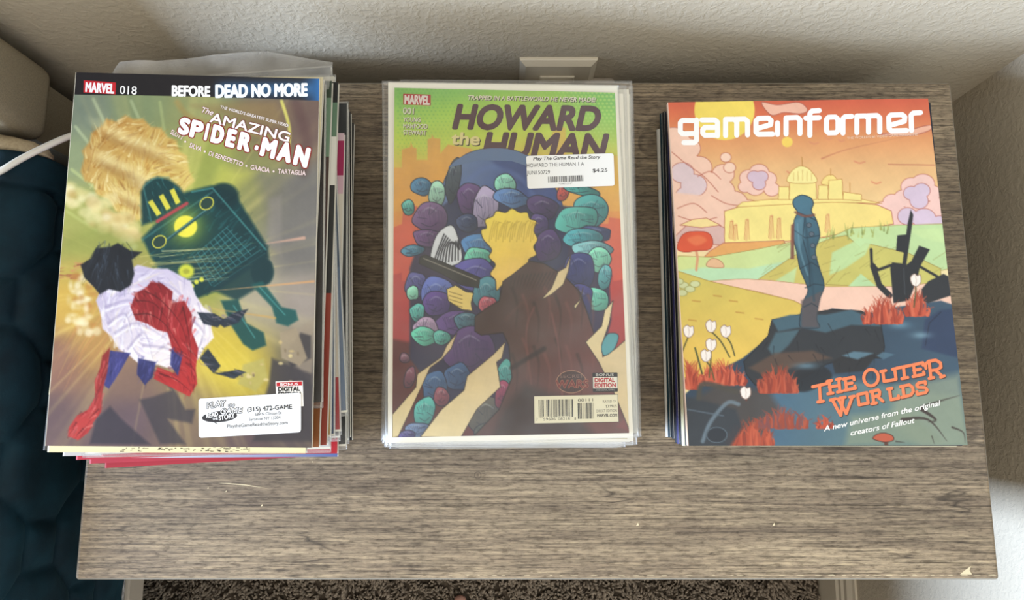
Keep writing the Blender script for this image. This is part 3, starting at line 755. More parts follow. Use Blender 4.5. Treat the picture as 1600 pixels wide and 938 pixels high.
top1 = [(119, 113), (499, 123), (487, 700), (71, 697)]
SPEC1 = {   # place in stack: corner, pixel, angle, bands (front colours head to foot), sleeved, text
    1: dict(c='BL', p=(71.5, 707), a=-0.004, bands=(('#d9cfae', .5), ('#cbbf98', .975), ('#e9dcae', 1.0)), s=False, t='cream foot edge with ink scribbles'),
    2: dict(c='BL', p=(65, 704), a=-0.004, bands=(('#d8c79a', .72), ('#4a4339', .8), ('#c9b98d', .86), ('#3c3833', 1.0)), s=False, t='patterned spine peeking out over the quilt'),
    3: dict(c='BR', p=(504, 638), a=0.03, w=0.150, l=0.226, bands=(('#141417', .05), ('#1b1716', .3), ('#2c2320', 1.0)), s=True, sl=(0.152, 0.232), t='small dark one, open sleeve end showing',
            flap=open_flap([(187, 97), (245, 96), (330, 84), (420, 83), (519, 95), (165, 135), (245, 140), (330, 140), (420, 140), (514, 140)], [0.004, .002, .004, .002, .0, 0, 0, 0, 0, 0])),
    4: dict(c='BR', p=(498, 699), a=0.004, bands=(('#3c4a3c', .05), ('#6f8a72', .22), ('#4b3a34', .6), ('#8d5630', 1.0)), s=False, t='rust brown foot and green head edge'),
    5: dict(c='BR', p=(510, 696), a=0.006, bands=(('#141416', .06), ('#5d7a63', .16), ('#d7d5cc', .3), ('#2a2b2a', .6), ('#8a3a2c', 1.0)), s=False, t='black and green head edge above a mustard one'),
    6: dict(c='BR', p=(517, 689), a=0.026, bands=(('#e9e6da', .05), ('#d9d6c6', .40), ('#bdae6a', .74), ('#b8942f', 1.0)), s=True, t='mustard yellow lower cover'),
    7: dict(c='BR', p=(516, 708), a=0.020, bands=(('#c23340', .07), ('#e7c9c2', .3), ('#d8d6d6', .9), ('#f1efee', 1.0)), s=True, t='silvery white foot sticking out'),
    8: dict(c='BR', p=(523, 687), a=0.036, bands=(('#b51f2c', .2), ('#6e2230', .35), ('#dcdad2', .6), ('#46597e', 1.0)), s=True, t='slate blue strip at its foot'),
    9: dict(c='BR', p=(533, 680), a=0.062, bands=(('#8a6b5a', .06), ('#b79a86', .1), ('#1d1a1b', .45), ('#e0d3c0', .86), ('#b02128', 1.0)), s=True, t='cream panel ending in a red foot'),
    10: dict(c='BR', p=(543, 650), a=0.080, bands=(('#2b3038', .3), ('#52647d', .6), ('#6b7e99', 1.0)), s=True, t='dusty blue cover, pushed back askew'),
    11: dict(c='BR', p=(531, 690), a=0.056, bands=(('#8a6b5a', .2), ('#33302e', 1.0)), s=True, t='dark fore edge under a dusty blue one'),
    12: dict(c='TR', p=(538, 208), a=0.014, l=0.239, bands=(('#e9cbd2', .025), ('#b23a63', .14), ('#e3bcc6', .20), ('#e6dccb', .56), ('#b4202d', 1.0)), s=False, t='magenta patch at its head and bright red foot'),
    13: dict(c='BR', p=(541, 703), a=0.030, bands=(('#191a1d', 1.0),), s=True, t='black foot corner beside a red one'),
    14: dict(c='BR', p=(541, 690), a=0.036, bands=(('#3d3c3c', .4), ('#2b2a2c', 1.0)), s=False, t='charcoal fore edge, loose'),
    15: dict(c='BR', p=(545, 694), a=0.040, bands=(('#202226', 1.0),), s=True, t='near-black fore edge with a pale sleeve rim'),
    16: dict(c='BR', p=(540, 690), a=0.030, bands=(('#45342c', 1.0),), s=False, t='brown-black fore edge, loose'),
    17: dict(c='BR', p=(547, 684), a=0.040, bands=(('#5b5a58', 1.0),), s=False, t='grey fore edge'),
    18: dict(c='BR', p=(550, 688), a=0.038, bands=(('#17171a', 1.0),), s=False, t='outermost black fore edge'),
    19: dict(c='BL', p=(96, 713), a=0.012, bands=(('#d8d4ce', .9), ('#dfdad6', 1.0)), s=False, spine='#c9c5c0', t='pale foot edge just above red ones'),
    20: dict(c='BL', p=(117, 719), a=0.034, bands=(('#bd3643', 1.0),), s=False, spine='#bd3643', t='red foot edge, upper of three skewed red ones'),
    21: dict(c='BR', p=(527, 714), a=0.006, bands=(('#e8e8ec', .9), ('#5d6da6', 1.0)), s=False, spine='#dcdce0', t='white foot with a blue strip'),
    22: dict(c='BR', p=(541, 691), a=0.01, bands=(('#4a4644', 1.0),), s=False, t='brownish grey fore edge'),
    23: dict(c='BL', p=(138, 725), a=0.040, bands=(('#c03c4a', 1.0),), s=False, spine='#c03c4a', t='red foot edge, middle of three skewed red ones'),
    24: dict(c='TR', p=(543, 212), a=-0.004, l=0.248, bands=(('#3d3c3c', .4), ('#2b2a2c', 1.0)), s=False, t='charcoal head corner, second from the nightstand'),
    25: dict(c='BL', p=(162, 732), a=0.056, bands=(('#b83340', 1.0),), s=False, spine='#b83340', t='red, lowest of three skewed red ones, on the nightstand'),
}
ZT1 = 0.105; TH0 = 0.0028; STEP = (ZT1 - TH0) / 25
for k in range(1, 26):
    d = SPEC1[k]; zt = ZT1 - TH0 - STEP * (k - 1)
    rt = comic('%s comic down the golden-topped stack, %s' % (ordinal[k], d['t']), zt - 0.00002, STEP - 0.00004, d.get('w', CW), d.get('l', CL), d['c'], d['p'], d['a'], d['bands'], d.get('spine'),
          d.get('sl', (0.1702, 0.2650)) if d['s'] else None, group=ST1, flap=d.get('flap'), board=d['s'] and 'sl' not in d)
    if k == 1:           # ink scribbles along its cream foot
        sk = Ink(zt)
        for _ in range(70):
            x = rnd.uniform(185, 390); y = rnd.uniform(699.5, 705.5); a = rnd.uniform(-.8, .8); q = rnd.uniform(2, 7)
            sk.line([(x, y), (x + q * math.cos(a), min(706, max(699, y + q * .4 * math.sin(a))))], rnd.uniform(.5, 1.4), rnd.choice(['#4a4436', '#7d745c', '#2f2b24']), False)
        sk.build('ink_sketch', rt)


c1 = flat_issue('comic_book', 'topmost comic with golden light rays, black header and white shop sticker', 'comic', ST1, top1, ZT1, TH0 - 0.00004, '#cfc9b4')
ZA = ZT1 + 0.00006
def art1():
    s = Sheet(top1, ZA)
    X, Y = s.X, s.Y
    w = lambda x, y, r: np.exp(-((X - x) ** 2 + (Y - y) ** 2) / r ** 2)
    pts = [(130, 170, '#75806f'), (110, 250, '#8f9b74'), (105, 330, '#a9ac5c'), (100, 400, '#9f9a52'), (105, 480, '#c9a24c'), (90, 560, '#8f6658'), (85, 660, '#6b5658'), (220, 165, '#7d8a63'), (300, 180, '#8d9160'),
           (270, 280, '#a8ae52'), (330, 250, '#9aa24f'), (420, 190, '#7a6650'), (480, 200, '#6d5750'), (400, 265, '#8a8a55'), (480, 300, '#74706a'), (470, 380, '#7b7771'), (340, 420, '#8f9a3e'), (400, 470, '#a79d86'),
           (470, 470, '#9b8f84'), (350, 550, '#cdb23e'), (390, 600, '#bba63f'), (300, 640, '#7f6a58'), (200, 650, '#66545a'), (200, 600, '#84685a'), (440, 660, '#564a4c'), (470, 580, '#5a5452'), (380, 680, '#5f4d50'), (150, 540, '#b58a4e')]
    num = np.zeros(s.C.shape); den = np.zeros(X.shape)
    for x, y, c in pts:
        k = 1 / (((X - x) ** 2 + (Y - y) ** 2) / 900 + 1) ** 2; num += k[..., None] * hx(c); den += k
    s.C = num / den[..., None]
    # light rays bursting out of the middle
    an = np.arctan2(Y - 440, X - 255); r = np.hypot(Y - 440, X - 255)
    rr = np.random.RandomState(3)
    for _ in range(70):
        a0 = rr.uniform(-3.14, 3.14); wd = rr.uniform(0.006, 0.03); d = np.abs((an - a0 + np.pi) % (2 * np.pi) - np.pi)
        s.put(np.exp(-(d / wd) ** 2) * rr.uniform(0.05, 0.28) * np.clip((r - rr.uniform(40, 120)) / 60, 0, 1) * np.clip(1.5 - r / 300, 0, 1), '#f2dc86')
    s.glow(110, 455, 60, 55, '#d8b24a', .55); s.glow(350, 575, 60, 50, '#e2c94a', .6); s.glow(300, 400, 50, 40, '#c9c648', .5)
    # beams of the upper left, arched girder of the upper right
    for a, b, c in (((146, 155), (172, 210), '#b9c49a'), ((205, 158), (219, 190), '#b4bf90'), ((250, 160), (262, 240), '#a9b377'), ((118, 198), (142, 228), '#bcc69a'), ((112, 265), (170, 310), '#c6cf8a'), ((104, 330), (150, 360), '#c3c777')):
        s.stroke([a, b], 5, c, .55, 1.5)
    s.stroke([(277, 160), (300, 185), (360, 200), (430, 215)], 9, '#a08a52', .7, 3, True)
    s.stroke([(440, 158), (452, 200), (450, 240)], 5, '#d8cf6a', .9, 1.5, True); s.stroke([(462, 160), (478, 215), (474, 270)], 16, '#5d4442', .6, 5, True)
    s.fill([(300, 165), (430, 160), (445, 200), (380, 190)], '#8f7850', .6, 6)
    s.fill([(395, 265), (497, 275), (495, 420), (440, 430), (420, 330)], '#6f6b66', .55, 10); s.fill([(345, 262), (400, 268), (360, 300), (330, 290)], '#d3cf5a', .5, 9)
    s.fill([(420, 310), (440, 305), (440, 400), (418, 380)], '#8d857c', .5, 4)
    # golden thunderhead (a plain cloud of dust), built up in brush strokes
    gold = grad('#b98a48', '#dcc06c', (150, 190), (240, 310)); G = [(126, 268), (132, 246), (128, 236), (140, 222), (143, 208), (160, 196), (166, 186), (182, 190), (196, 180), (208, 186), (224, 186), (236, 198), (252, 200), (262, 214), (276, 220), (280, 236), (292, 244), (296, 268), (304, 282), (290, 296), (284, 316), (262, 326), (248, 342), (232, 338), (214, 346), (200, 334), (180, 330), (170, 312), (150, 304), (146, 288), (132, 282)]
    s.fill(G, gold, .97, 2.5); rr = np.random.RandomState(11)
    s.brush(G, ['#a8712f', '#e6d08a', '#8d5f2c', '#efe0a0', '#c79a4e', '#dcc676', '#f3e6b0', '#b58340'], 620, (6, 24), (1.2, 4.5), lambda x, y: math.atan2(y - 330, x - 280) + 1.2 + 0.6 * math.sin(x / 17 + y / 23), rr)
    for (x, y, rx, ry) in ((188, 214, 40, 9), (236, 232, 36, 9), (205, 268, 42, 10), (164, 250, 22, 9), (238, 296, 34, 11), (200, 308, 26, 9)):
        s.disc(x, y, rx, ry, '#f3e6ac', .42, 6, 0.5); s.disc(x + 4, y + 12, rx * .9, ry * .6, '#85592a', .42, 5, 0.5)
    # pale smoke
    rr = np.random.RandomState(4)
    for _ in range(60):
        x = rr.uniform(98, 215); y = 300 + (x - 98) * 0.55 + rr.normal(0, 13); q = rr.uniform(5, 13)
        s.disc(x, y, q, q * .8, rr.choice(['#efe3a8', '#e6d592', '#d3b97c', '#f3ecc4', '#c9a868']), .55, 3)
    s.fill([(96, 372), (150, 350), (250, 390), (180, 405), (96, 400)], '#8f9a4a', .55, 10)
    # dark machinery: a plain teal housing with a lamp, louvres and a grille
    teal = grad('#123f42', '#0e2f35', (230, 300), (410, 470))
    s.fill([(222, 372), (290, 300), (330, 290), (365, 300), (418, 385), (420, 402), (345, 452), (300, 470), (262, 440), (236, 402)], teal, .97, 3)
    DM = [(222, 352), (220, 300), (228, 284), (246, 276), (264, 280), (280, 292), (300, 318), (262, 340)]; s.fill(DM, '#133a3d', .97, 3); s.disc(349, 307, 24, 21, '#123236', .95, 3)
    s.brush([(226, 376), (292, 302), (365, 300), (418, 385), (420, 402), (345, 450), (300, 468), (262, 438), (238, 402)] , ['#1d5a5c', '#0c2a30', '#2f7474', '#123c40', '#0f3238'], 260, (8, 34), (1, 4), lambda x, y: -0.72, rr, .45)
    s.brush(DM, ['#1d5a5c', '#0c2a30', '#2f7474', '#4b8f8c'], 40, (6, 18), (1, 3), lambda x, y: 1.1, rr, .5)
    s.stroke([(300, 300), (332, 294), (415, 390)], 2.5, '#4f9490', .7, 1.2); s.stroke([(222, 375), (332, 300)], 2.5, '#4f8a84', .5, 1.2); s.stroke([(236, 345), (224, 292), (240, 279), (264, 277)], 2, '#5b9a92', .5, 1.2)
    s.glow(290, 354, 26, 26, '#cfd840', .7); s.disc(290, 354, 18, 17, '#eee24a', 1, 1.2); s.stroke([(252, 382), (332, 322)], 5, '#20474a', .95, 1.2); s.stroke([(254, 379), (330, 322)], 1.2, '#76aaa2', .8, .8)
    for (x, y) in ((249, 378), (323, 318)): s.disc(x, y, 11, 9, '#2a3f36', .9, 1.2, -.6, '#c9c24a', 1.6)
    for k in range(3): s.fill([(231 + k * 17, 316 - k * 9), (238 + k * 17, 312 - k * 9), (252 + k * 15, 334 - k * 9), (245 + k * 15, 338 - k * 9)], '#e2d54a', .95, 1)
    s.stroke([(246, 346), (292, 318)], 5, '#b9434a', .9, 1.4)
    for i in range(9):
        t = i / 8; s.stroke([(302 + 52 * t, 400 - 44 * t), (330 + 62 * t, 446 - 48 * t)], 1.2, '#3f7f80', .75, .7)
    for i in range(9):
        t = i / 8; s.stroke([(302 + 32 * t, 402 + 46 * t), (356 + 58 * t, 354 + 42 * t)], 1.2, '#3f7f80', .75, .7)
    s.fill([(330, 452), (412, 395), (424, 412), (420, 440), (370, 470)], '#17393d', .9, 3); s.disc(410, 425, 18, 22, '#15363a', .95, 2)
    s.fill([(392, 445), (410, 440), (440, 480), (462, 485), (466, 500), (450, 510), (432, 505), (425, 480)], '#1d5552', .95, 2); s.fill([(345, 470), (372, 468), (385, 505), (412, 520), (416, 540), (395, 548), (380, 538), (362, 510)], '#1b4c49', .95, 2)
    s.stroke([(405, 448), (445, 492)], 2, '#56a099', .6, 1); s.stroke([(365, 478), (398, 528)], 2, '#56a099', .6, 1)
    for i in range(34):
        x = rr.uniform(215, 300); y = rr.uniform(392, 445); ln = rr.uniform(40, 130); s.stroke([(x, y), (x + ln, y - ln * rr.uniform(.02, .17))], rr.uniform(.8, 2.6), rr.choice(['#d8c878', '#b9b26a', '#e8dca0', '#8a7d52']), rr.uniform(.25, .6), .8, False, True)
    s.stroke([(475, 372), (415, 381)], 5, '#d9a98f', .8, 1.5, False, True); s.stroke([(490, 440), (330, 455)], 3.5, '#d6a06a', .8, 1.2, False, True); s.stroke([(430, 497), (300, 478)], 3.5, '#caa15c', .7, 1.2, False, True)
    s.disc(291, 424, 12, 11, '#d9d83e', .9, 2.5); s.disc(291, 424, 5, 4, '#9a9a34', .8, 1.5)
    for (x, y) in ((300, 447), (307, 441), (315, 437)): s.disc(x, y, 3.5, 3.5, '#e2df48', .9, 1.2)
    # pavement, cast-off shards
    s.fill([(455, 520), (490, 500), (488, 600), (460, 570)], '#9a8a76', .7, 3); s.fill([(425, 560), (488, 585), (487, 690), (395, 690), (420, 600)], '#3f3b3e', .85, 3); s.fill([(445, 552), (470, 520), (486, 525), (486, 560), (455, 575)], '#3c393b', .85, 2)
    s.fill([(437, 520), (463, 512), (480, 560), (468, 572), (440, 560)], '#a08f74', .9, 1.5); s.fill([(380, 570), (412, 560), (418, 590), (400, 612), (372, 600)], '#b5a95e', .85, 2)
    for _ in range(16): s.disc(rr.uniform(375, 470), rr.uniform(530, 605), rr.uniform(1.5, 4), rr.uniform(1.5, 3), rr.choice(['#d9c48a', '#7c6a52', '#c9b077']), .8, 1)
    for _ in range(26):
        x = rr.uniform(90, 150); y = rr.uniform(500, 560); s.stroke([(x + 40, y - 40), (x - rr.uniform(0, 12), y + rr.uniform(15, 55))], rr.uniform(1, 3), rr.choice(['#e2a05c', '#d9b860', '#c7745a']), rr.uniform(.15, .4), 1.2, False, True)
    # dark ground shapes
    s.fill([(150, 655), (172, 635), (190, 655), (235, 695), (140, 694)], '#3b3740', .85, 2.5); s.fill([(218, 625), (240, 620), (268, 610), (240, 580), (262, 590), (290, 640), (305, 640), (300, 662), (262, 655), (290, 694), (250, 694)], '#403c42', .8, 2.5)
    # black smoke, billowing white sheet and red banner (plain cloth, no figure), all in brush strokes
    s.brush([(78, 420), (140, 408), (150, 436), (80, 440)], ['#8f4038', '#a3503f', '#c98a5c'], 26, (8, 22), (2, 4), lambda x, y: -0.1, rr, .7)
    for _ in range(46): s.disc(rr.uniform(106, 152), rr.uniform(425, 520), rr.uniform(3, 8), rr.uniform(3, 7), rr.choice(['#efe3b8', '#f6efd2', '#b9803f', '#dcc48a']), .6, 2.5)
    cloth = grad('#c3b8d2', '#f0e4e0', (190, 430), (260, 560))
    W = [(150, 470), (160, 448), (176, 434), (198, 426), (215, 414), (240, 420), (262, 420), (280, 430), (298, 440), (306, 462), (318, 480), (334, 492), (330, 512), (334, 528), (318, 545), (310, 562), (290, 568), (270, 578), (246, 570), (222, 572), (202, 556), (186, 546), (174, 526), (160, 514), (158, 494)]
    s.fill(W, cloth, 1, 1.5)
    s.brush(W, ['#9d92b4', '#fbf6f0', '#d8cfe0', '#f4e6e0', '#b3a6c4', '#ffffff', '#e9dcc4'], 330, (10, 34), (1.5, 6), lambda x, y: math.atan2(y - 500, x - 245) + 1.57 + 0.5 * math.sin(x / 14), rr, .5)
    for (a, b, c) in (((165, 480), (205, 470), (232, 500)), ((180, 520), (215, 505), (260, 530)), ((200, 545), (225, 520), (238, 560)), ((225, 540), (262, 545), (290, 565)), ((170, 505), (195, 490), (205, 520)), ((240, 440), (270, 450), (296, 475)), ((300, 500), (318, 520), (310, 545))):
        s.stroke([a, b, c], 4, '#8b80a6', .5, 2, True, True); s.stroke([(a[0], a[1] + 6), (b[0], b[1] + 6), (c[0], c[1] + 6)], 3, '#fdfaf6', .7, 1.5, True, True)
    K = [(132, 434), (126, 414), (142, 404), (150, 388), (172, 386), (184, 380), (204, 392), (222, 394), (206, 406), (210, 428), (204, 446), (188, 456), (170, 452), (156, 460), (146, 448)]
    s.fill(K, '#191d24', 1, 1.5); s.brush(K, ['#0f1218', '#2c3540', '#4b5a6a', '#1b222b'], 90, (10, 34), (1, 3), lambda x, y: 1.9 - (x - 150) / 90, rr, .6)
    # red banner: a folded knot with two long tails
    red = grad('#7f1c22', '#b8302f', (240, 440), (290, 600)); RD = ['#5a1216', '#d4585a', '#a32a2c', '#e08a7c', '#7c1a1e', '#c23c3c']
    R1 = [(204, 480), (212, 458), (228, 450), (236, 440), (254, 444), (270, 456), (268, 474), (288, 470), (300, 492), (300, 520), (310, 545), (306, 575), (308, 600), (296, 620), (272, 608), (240, 592), (246, 574), (274, 584), (270, 550), (262, 520), (246, 516), (230, 506), (212, 500)]
    s.fill(R1, red, 1, 1.2); s.brush(R1, RD, 190, (8, 30), (1.2, 4.5), lambda x, y: 0.9 + 0.8 * math.sin(y / 24) + (x - 250) / 80, rr, .6)
    for p in ([(212, 470), (240, 474), (262, 500)], [(228, 456), (252, 470), (284, 510), (298, 570)], [(210, 492), (236, 492), (262, 512), (290, 560)], [(286, 480), (296, 530), (300, 596)], [(250, 584), (276, 594), (298, 612)]): s.stroke(p, 2.4, '#4a0d12', .7, .9, True, True)
    for p, c in (([(172, 548), (204, 552), (188, 580), (170, 608), (160, 600)], '#393a78'), ([(216, 560), (244, 566), (238, 590), (226, 602), (214, 585)], '#2d3062'), ([(268, 545), (284, 560), (278, 588), (266, 570)], '#33366c')):
        s.fill(p, c, .95, 1.2); s.brush(p, ['#4d4f94', '#23264f', '#6a68a8'], 30, (6, 20), (1, 3), lambda x, y: 1.9, rr, .6)
    R2 = [(172, 543), (160, 556), (156, 576), (148, 596), (149, 620), (138, 640), (120, 650), (108, 668), (106, 682), (122, 688), (138, 676), (146, 660), (158, 644), (160, 612), (168, 580)]
    s.fill(R2, grad('#8a2a28', '#c2403c', (160, 560), (120, 675)), 1, 1.2); s.brush(R2, RD, 80, (8, 26), (1, 4), lambda x, y: 1.85 if y < 640 else 2.3, rr, .6)
    for p in ([(308, 488), (335, 490), (352, 500), (340, 512), (318, 506)], [(340, 504), (370, 487), (388, 483), (372, 505), (350, 512)], [(312, 560), (325, 545), (345, 572), (334, 584)], [(336, 584), (372, 578), (384, 582), (366, 592)]):
        s.fill(p, '#242d3a', .95, 1.2); s.brush(p, ['#3b4756', '#161c26', '#8d7f86'], 18, (6, 18), (1, 3), lambda x, y: .3, rr, .6)
    s.noise(0.012, 6, 2)
    # header band
    hb = lambda X, Y: (lambda t: hx('#211f22') * (1 - t) + hx('#2f6fae') * t)(np.clip((X - 468) / 32, 0, 1)[..., None] ** 1.4)
    line = 148 + (X - 117) / 381 * 9.5 + 1.8 * np.sin((X - 117) / 381 * 3.1) * -1
    s.put(np.clip(line - Y + .5, 0, 1), hb)
    for x in range(345, 486, 10): s.glow(x, 139, 10, 11, '#3f86c4', .38)
    return s
art1().build('cover_artwork', M['gloss_print'], c1)
ink = Ink(ZA)
ink.poly([(131, 125.5), (181, 129), (180.5, 147.5), (130.5, 144.5)], '#c2262f'); ink.layer = 2
ink.text('MARVEL', (133, 143.2), (178.3, 146), 15, '#f7efec', .035); ink.build('publisher_badge', c1); ink = Ink(ZA); ink.layer = 2; ink.text('018', (187, 146.6), (213.5, 147.8), 12.5, '#f2efe9', .012)
ink.text('BEFORE', (268, 149.6), (328.5, 150.8), 16.5, '#f6f3ee', .045); ink.text('DEAD NO MORE', (336, 152), (481, 149.6), 20, '#f4fbff', .05, rise=(0, -1))
ink.text("THE WORLD'S GREATEST SUPER HERO!", (343.5, 169), (451, 199), 4.6, '#f4ebe4', .02, outline='#6b4038', ow=.03)
ink.text('The', (312.5, 175), (331.5, 180.5), 9, '#f6ece6', .01, .25, outline='#7c2a28', ow=.05)
ink.text('AMAZING', (327, 190), (451, 222), 15, '#fbf6f2', .025, outline='#7c2f2c', ow=.045)
for ch, x0, y0, x1, y1, cp in (('S', 277, 206, 294, 211, 25), ('P', 295, 211.5, 315, 216.5, 26), ('I', 318, 217, 323, 218.5, 26), ('D', 328, 219.5, 347.5, 225, 27), ('E', 351, 226, 366, 230, 27), ('R', 370, 231, 390, 236.5, 27), ('-', 396, 238, 402, 239.6, 27), ('M', 405, 240.5, 429, 247, 28), ('A', 431, 247.5, 454, 253.5, 29), ('N', 457, 254.5, 480, 261, 30)):
    ink.text(ch, (x0, y0), (x1, y1), cp, '#ffffff', .06 if ch != 'I' else .05, .12, outline='#8f2c26', ow=.05, rise=(0.1, -1)); ink.layer = 2
for b, p0, p1 in (('SLOTT', (265.5, 208.5), (284.5, 219)), ('SILVA', (295, 229.5), (314, 237)), ('DI BENEDETTO', (325.5, 242.5), (378.5, 260.5)), ('GRACIA', (391, 264.5), (421, 269.8)), ('TARTAGLIA', (434, 271), (477.5, 274))):
    ink.text(b, p0, p1, 7.2, '#f3dcd6', .02, outline='#7d4a42', ow=.02)
for x, y in ((289.5, 221.5), (320, 237), (385, 259.5), (427.5, 268)): ink.disc(x, y, 1.6, 1.6, '#f3dcd6', 10)
ink.build('title_lettering', c1); ink = Ink(ZA)
ink.poly([(430.5, 596.5), (473, 595), (474.5, 635), (432, 637)], '#f4efe6'); ink.layer = 3
ink.poly([(432, 597.8), (471.8, 596.3), (472, 602.6), (432.2, 604)], '#c0282e'); ink.layer = 4
ink.text('BONUS', (438, 603), (466, 602), 4, '#f7efe9', .03); ink.text('DIGITAL', (434.5, 611.8), (469, 610.6), 7, '#1d1b1c', .045); ink.text('EDITION', (434.5, 620), (470, 619), 7, '#1d1b1c', .045)
ink.build('bonus_badge', c1)
ink = Ink(ZA + 0.00022); ink.rounded([(310.2, 623.3), (470.3, 613.5), (470.3, 675.8), (310.6, 684.6)], 5, '#fbfbfa')
st = ink.build('shop_sticker', c1, None, False); tag(st, 'white shop address sticker')
ink = Ink(ZA + 0.00026)
ink.disc(343, 651.5, 27.5, 8.6, '#3c3b3d', 28, -.08); ink.poly([(328, 657), (336, 659), (341, 664)], '#3c3b3d'); ink.layer = 2
for b, p0, p1, cp in (('PLAY', (323.5, 638.5), (352, 634.8), 9), ('the', (356, 636), (366.5, 635), 5), ('GAME', (344, 647.8), (377.5, 645.4), 8.5)):
    ink.text(b, p0, p1, cp, '#fbfbfa', .012, .2, outline='#3f3e44', ow=.075)
ink.layer += 1
ink.text('READ', (322.5, 653.5), (341, 650.4), 7, '#ffffff', .04, .1); ink.text('THE', (332, 657), (340.5, 656), 3.6, '#ffffff', .03); ink.text('STORY', (342, 657.2), (367, 652.8), 7.5, '#ffffff', .03, .1)
ink.text('(315) 472-GAME', (386.3, 643.9), (456.4, 639), 7, '#3a3a3c', .012); ink.text('689 N Clinton St', (398.3, 650.2), (439.8, 647.3), 4.6, '#55555a', 0); ink.text('Syracuse NY 13204', (389.3, 658), (438.2, 654.7), 4.6, '#55555a', 0)
ink.text('PlaytheGameReadtheStory.com', (355, 669), (449.7, 663), 5.2, '#444448', .008)
ink.build('lettering', st)

# ================================================================== stack two: 14 sleeved comics, 5.5 cm high
ZT2 = 0.055; N2 = 14; S2 = ZT2 / N2; SW2, SL2 = 0.1830, 0.2760
V2 = [None, ('BL', (600, 697), '#e9dfc4', 'cream spine edge'), ('BR', (1000, 683), '#d9d5cb', 'pale fore edge close under the top one'), ('BL', (594, 690), '#efe6c9', 'ivory spine edge sticking out'), ('BR', (1003, 683), '#dcdcd8', 'sleeve rim sticking out past the others'),
      ('BL', (606, 699), '#e6d9b4', 'creamy yellow spine edge'), ('BR', (998, 685), '#c9c4b4', 'beige fore edge'), ('BL', (596, 694), '#b98a86', 'dusty red spine edge'), ('BL', (601, 700), '#8f7d8a', 'mauve spine edge'),
      ('BR', (1000, 684), '#6d6a64', 'grey fore edge'), ('BL', (607, 702), '#d8c89a', 'straw spine edge'), ('BR', (985, 690), '#b0563f', 'rust coloured foot edge'), ('BL', (599, 699), '#c9beb0', 'pale grey spine edge'), ('BR', (976, 692), '#c98b5c', 'orange foot edge on the nightstand')]
for k in range(1, N2):
    cn, p, colr, txt = V2[k]
    comic('%s sleeved comic down the green-topped stack, %s' % (ordinal[k], txt), ZT2 - S2 * k - 0.00002, S2 - 0.00004, CW, CL, cn, p, [0, .004, -.006, .003, -.004, .006, .002, .008, .004, -.003, .006, .01, -.004, .012][k],
          ((colr, .12), ('#5c5550', .16), (colr, .55), ('#3b3836', .6), (colr, 1.0)), colr, (SW2, SL2), name='comic_book', group=ST2)
art2c = [(616.3, 137.3), (960.9, 144.8), (983, 677), (612.9, 683.9)]
cs = empty('comic_book', (0, 0, 0), 'topmost sleeved comic with green sky, blue and maroon artwork and white price sticker', 'comic', ST2)
A2 = [at(x, y, ZT2) for x, y in art2c]; mid = sum(A2, Vector()) / 4; cs.location = (mid.x, mid.y, T + ZT2 - S2)
ZB = ZT2 - S2
quad_slab('backing_board', [(606.5, 128.5), (965, 133.5), (989.5, 684.5), (606, 692.5)], ZB + 0.0005, ZB + 0.0011, M['board'], cs)
quad_slab('pages', [(617, 138), (960.2, 145.5), (982.3, 676.4), (613.6, 683.2)], ZB + 0.0012, ZT2 - 0.0008, M['pages'], cs)
quad_slab('cover', art2c, ZT2 - 0.00078, ZT2 - 0.0006, M['board'], cs)
SLV = [(596, 124.5), (967, 131), (1000, 684), (601, 699)]
v = []; w = parent_world(cs); Q = [at(x, y, ZT2 - 0.0001) for x, y in SLV]; qc = sum(Q, Vector()) / 4
for sc_, z in ((0.982, ZT2 - 0.0001), (0.995, ZT2 - S2 * .3), (1.0, ZT2 - S2 * .5), (0.995, ZT2 - S2 * .72), (0.982, ZB + 0.0001)):
    for p in (Q[3], Q[2], Q[1], Q[0]): v.append(Vector((qc.x + (p.x - qc.x) * sc_, qc.y + (p.y - qc.y) * sc_, T + z)) - w)
f = [(0, 1, 2, 3), (19, 18, 17, 16)] + [(r * 4 + k, r * 4 + 4 + k, r * 4 + 4 + (k + 1) % 4, r * 4 + (k + 1) % 4) for r in range(4) for k in range(4)]
so = link_mesh('sleeve', v, f, M['sleeve'], cs); so.data.materials.append(M['seam'])
for i, pl in enumerate(so.data.polygons): pl.material_index = 0 if i < 2 else 1
ZC = ZT2 - 0.00052
DISC2 = ('#4a6291', '#6d86ad')
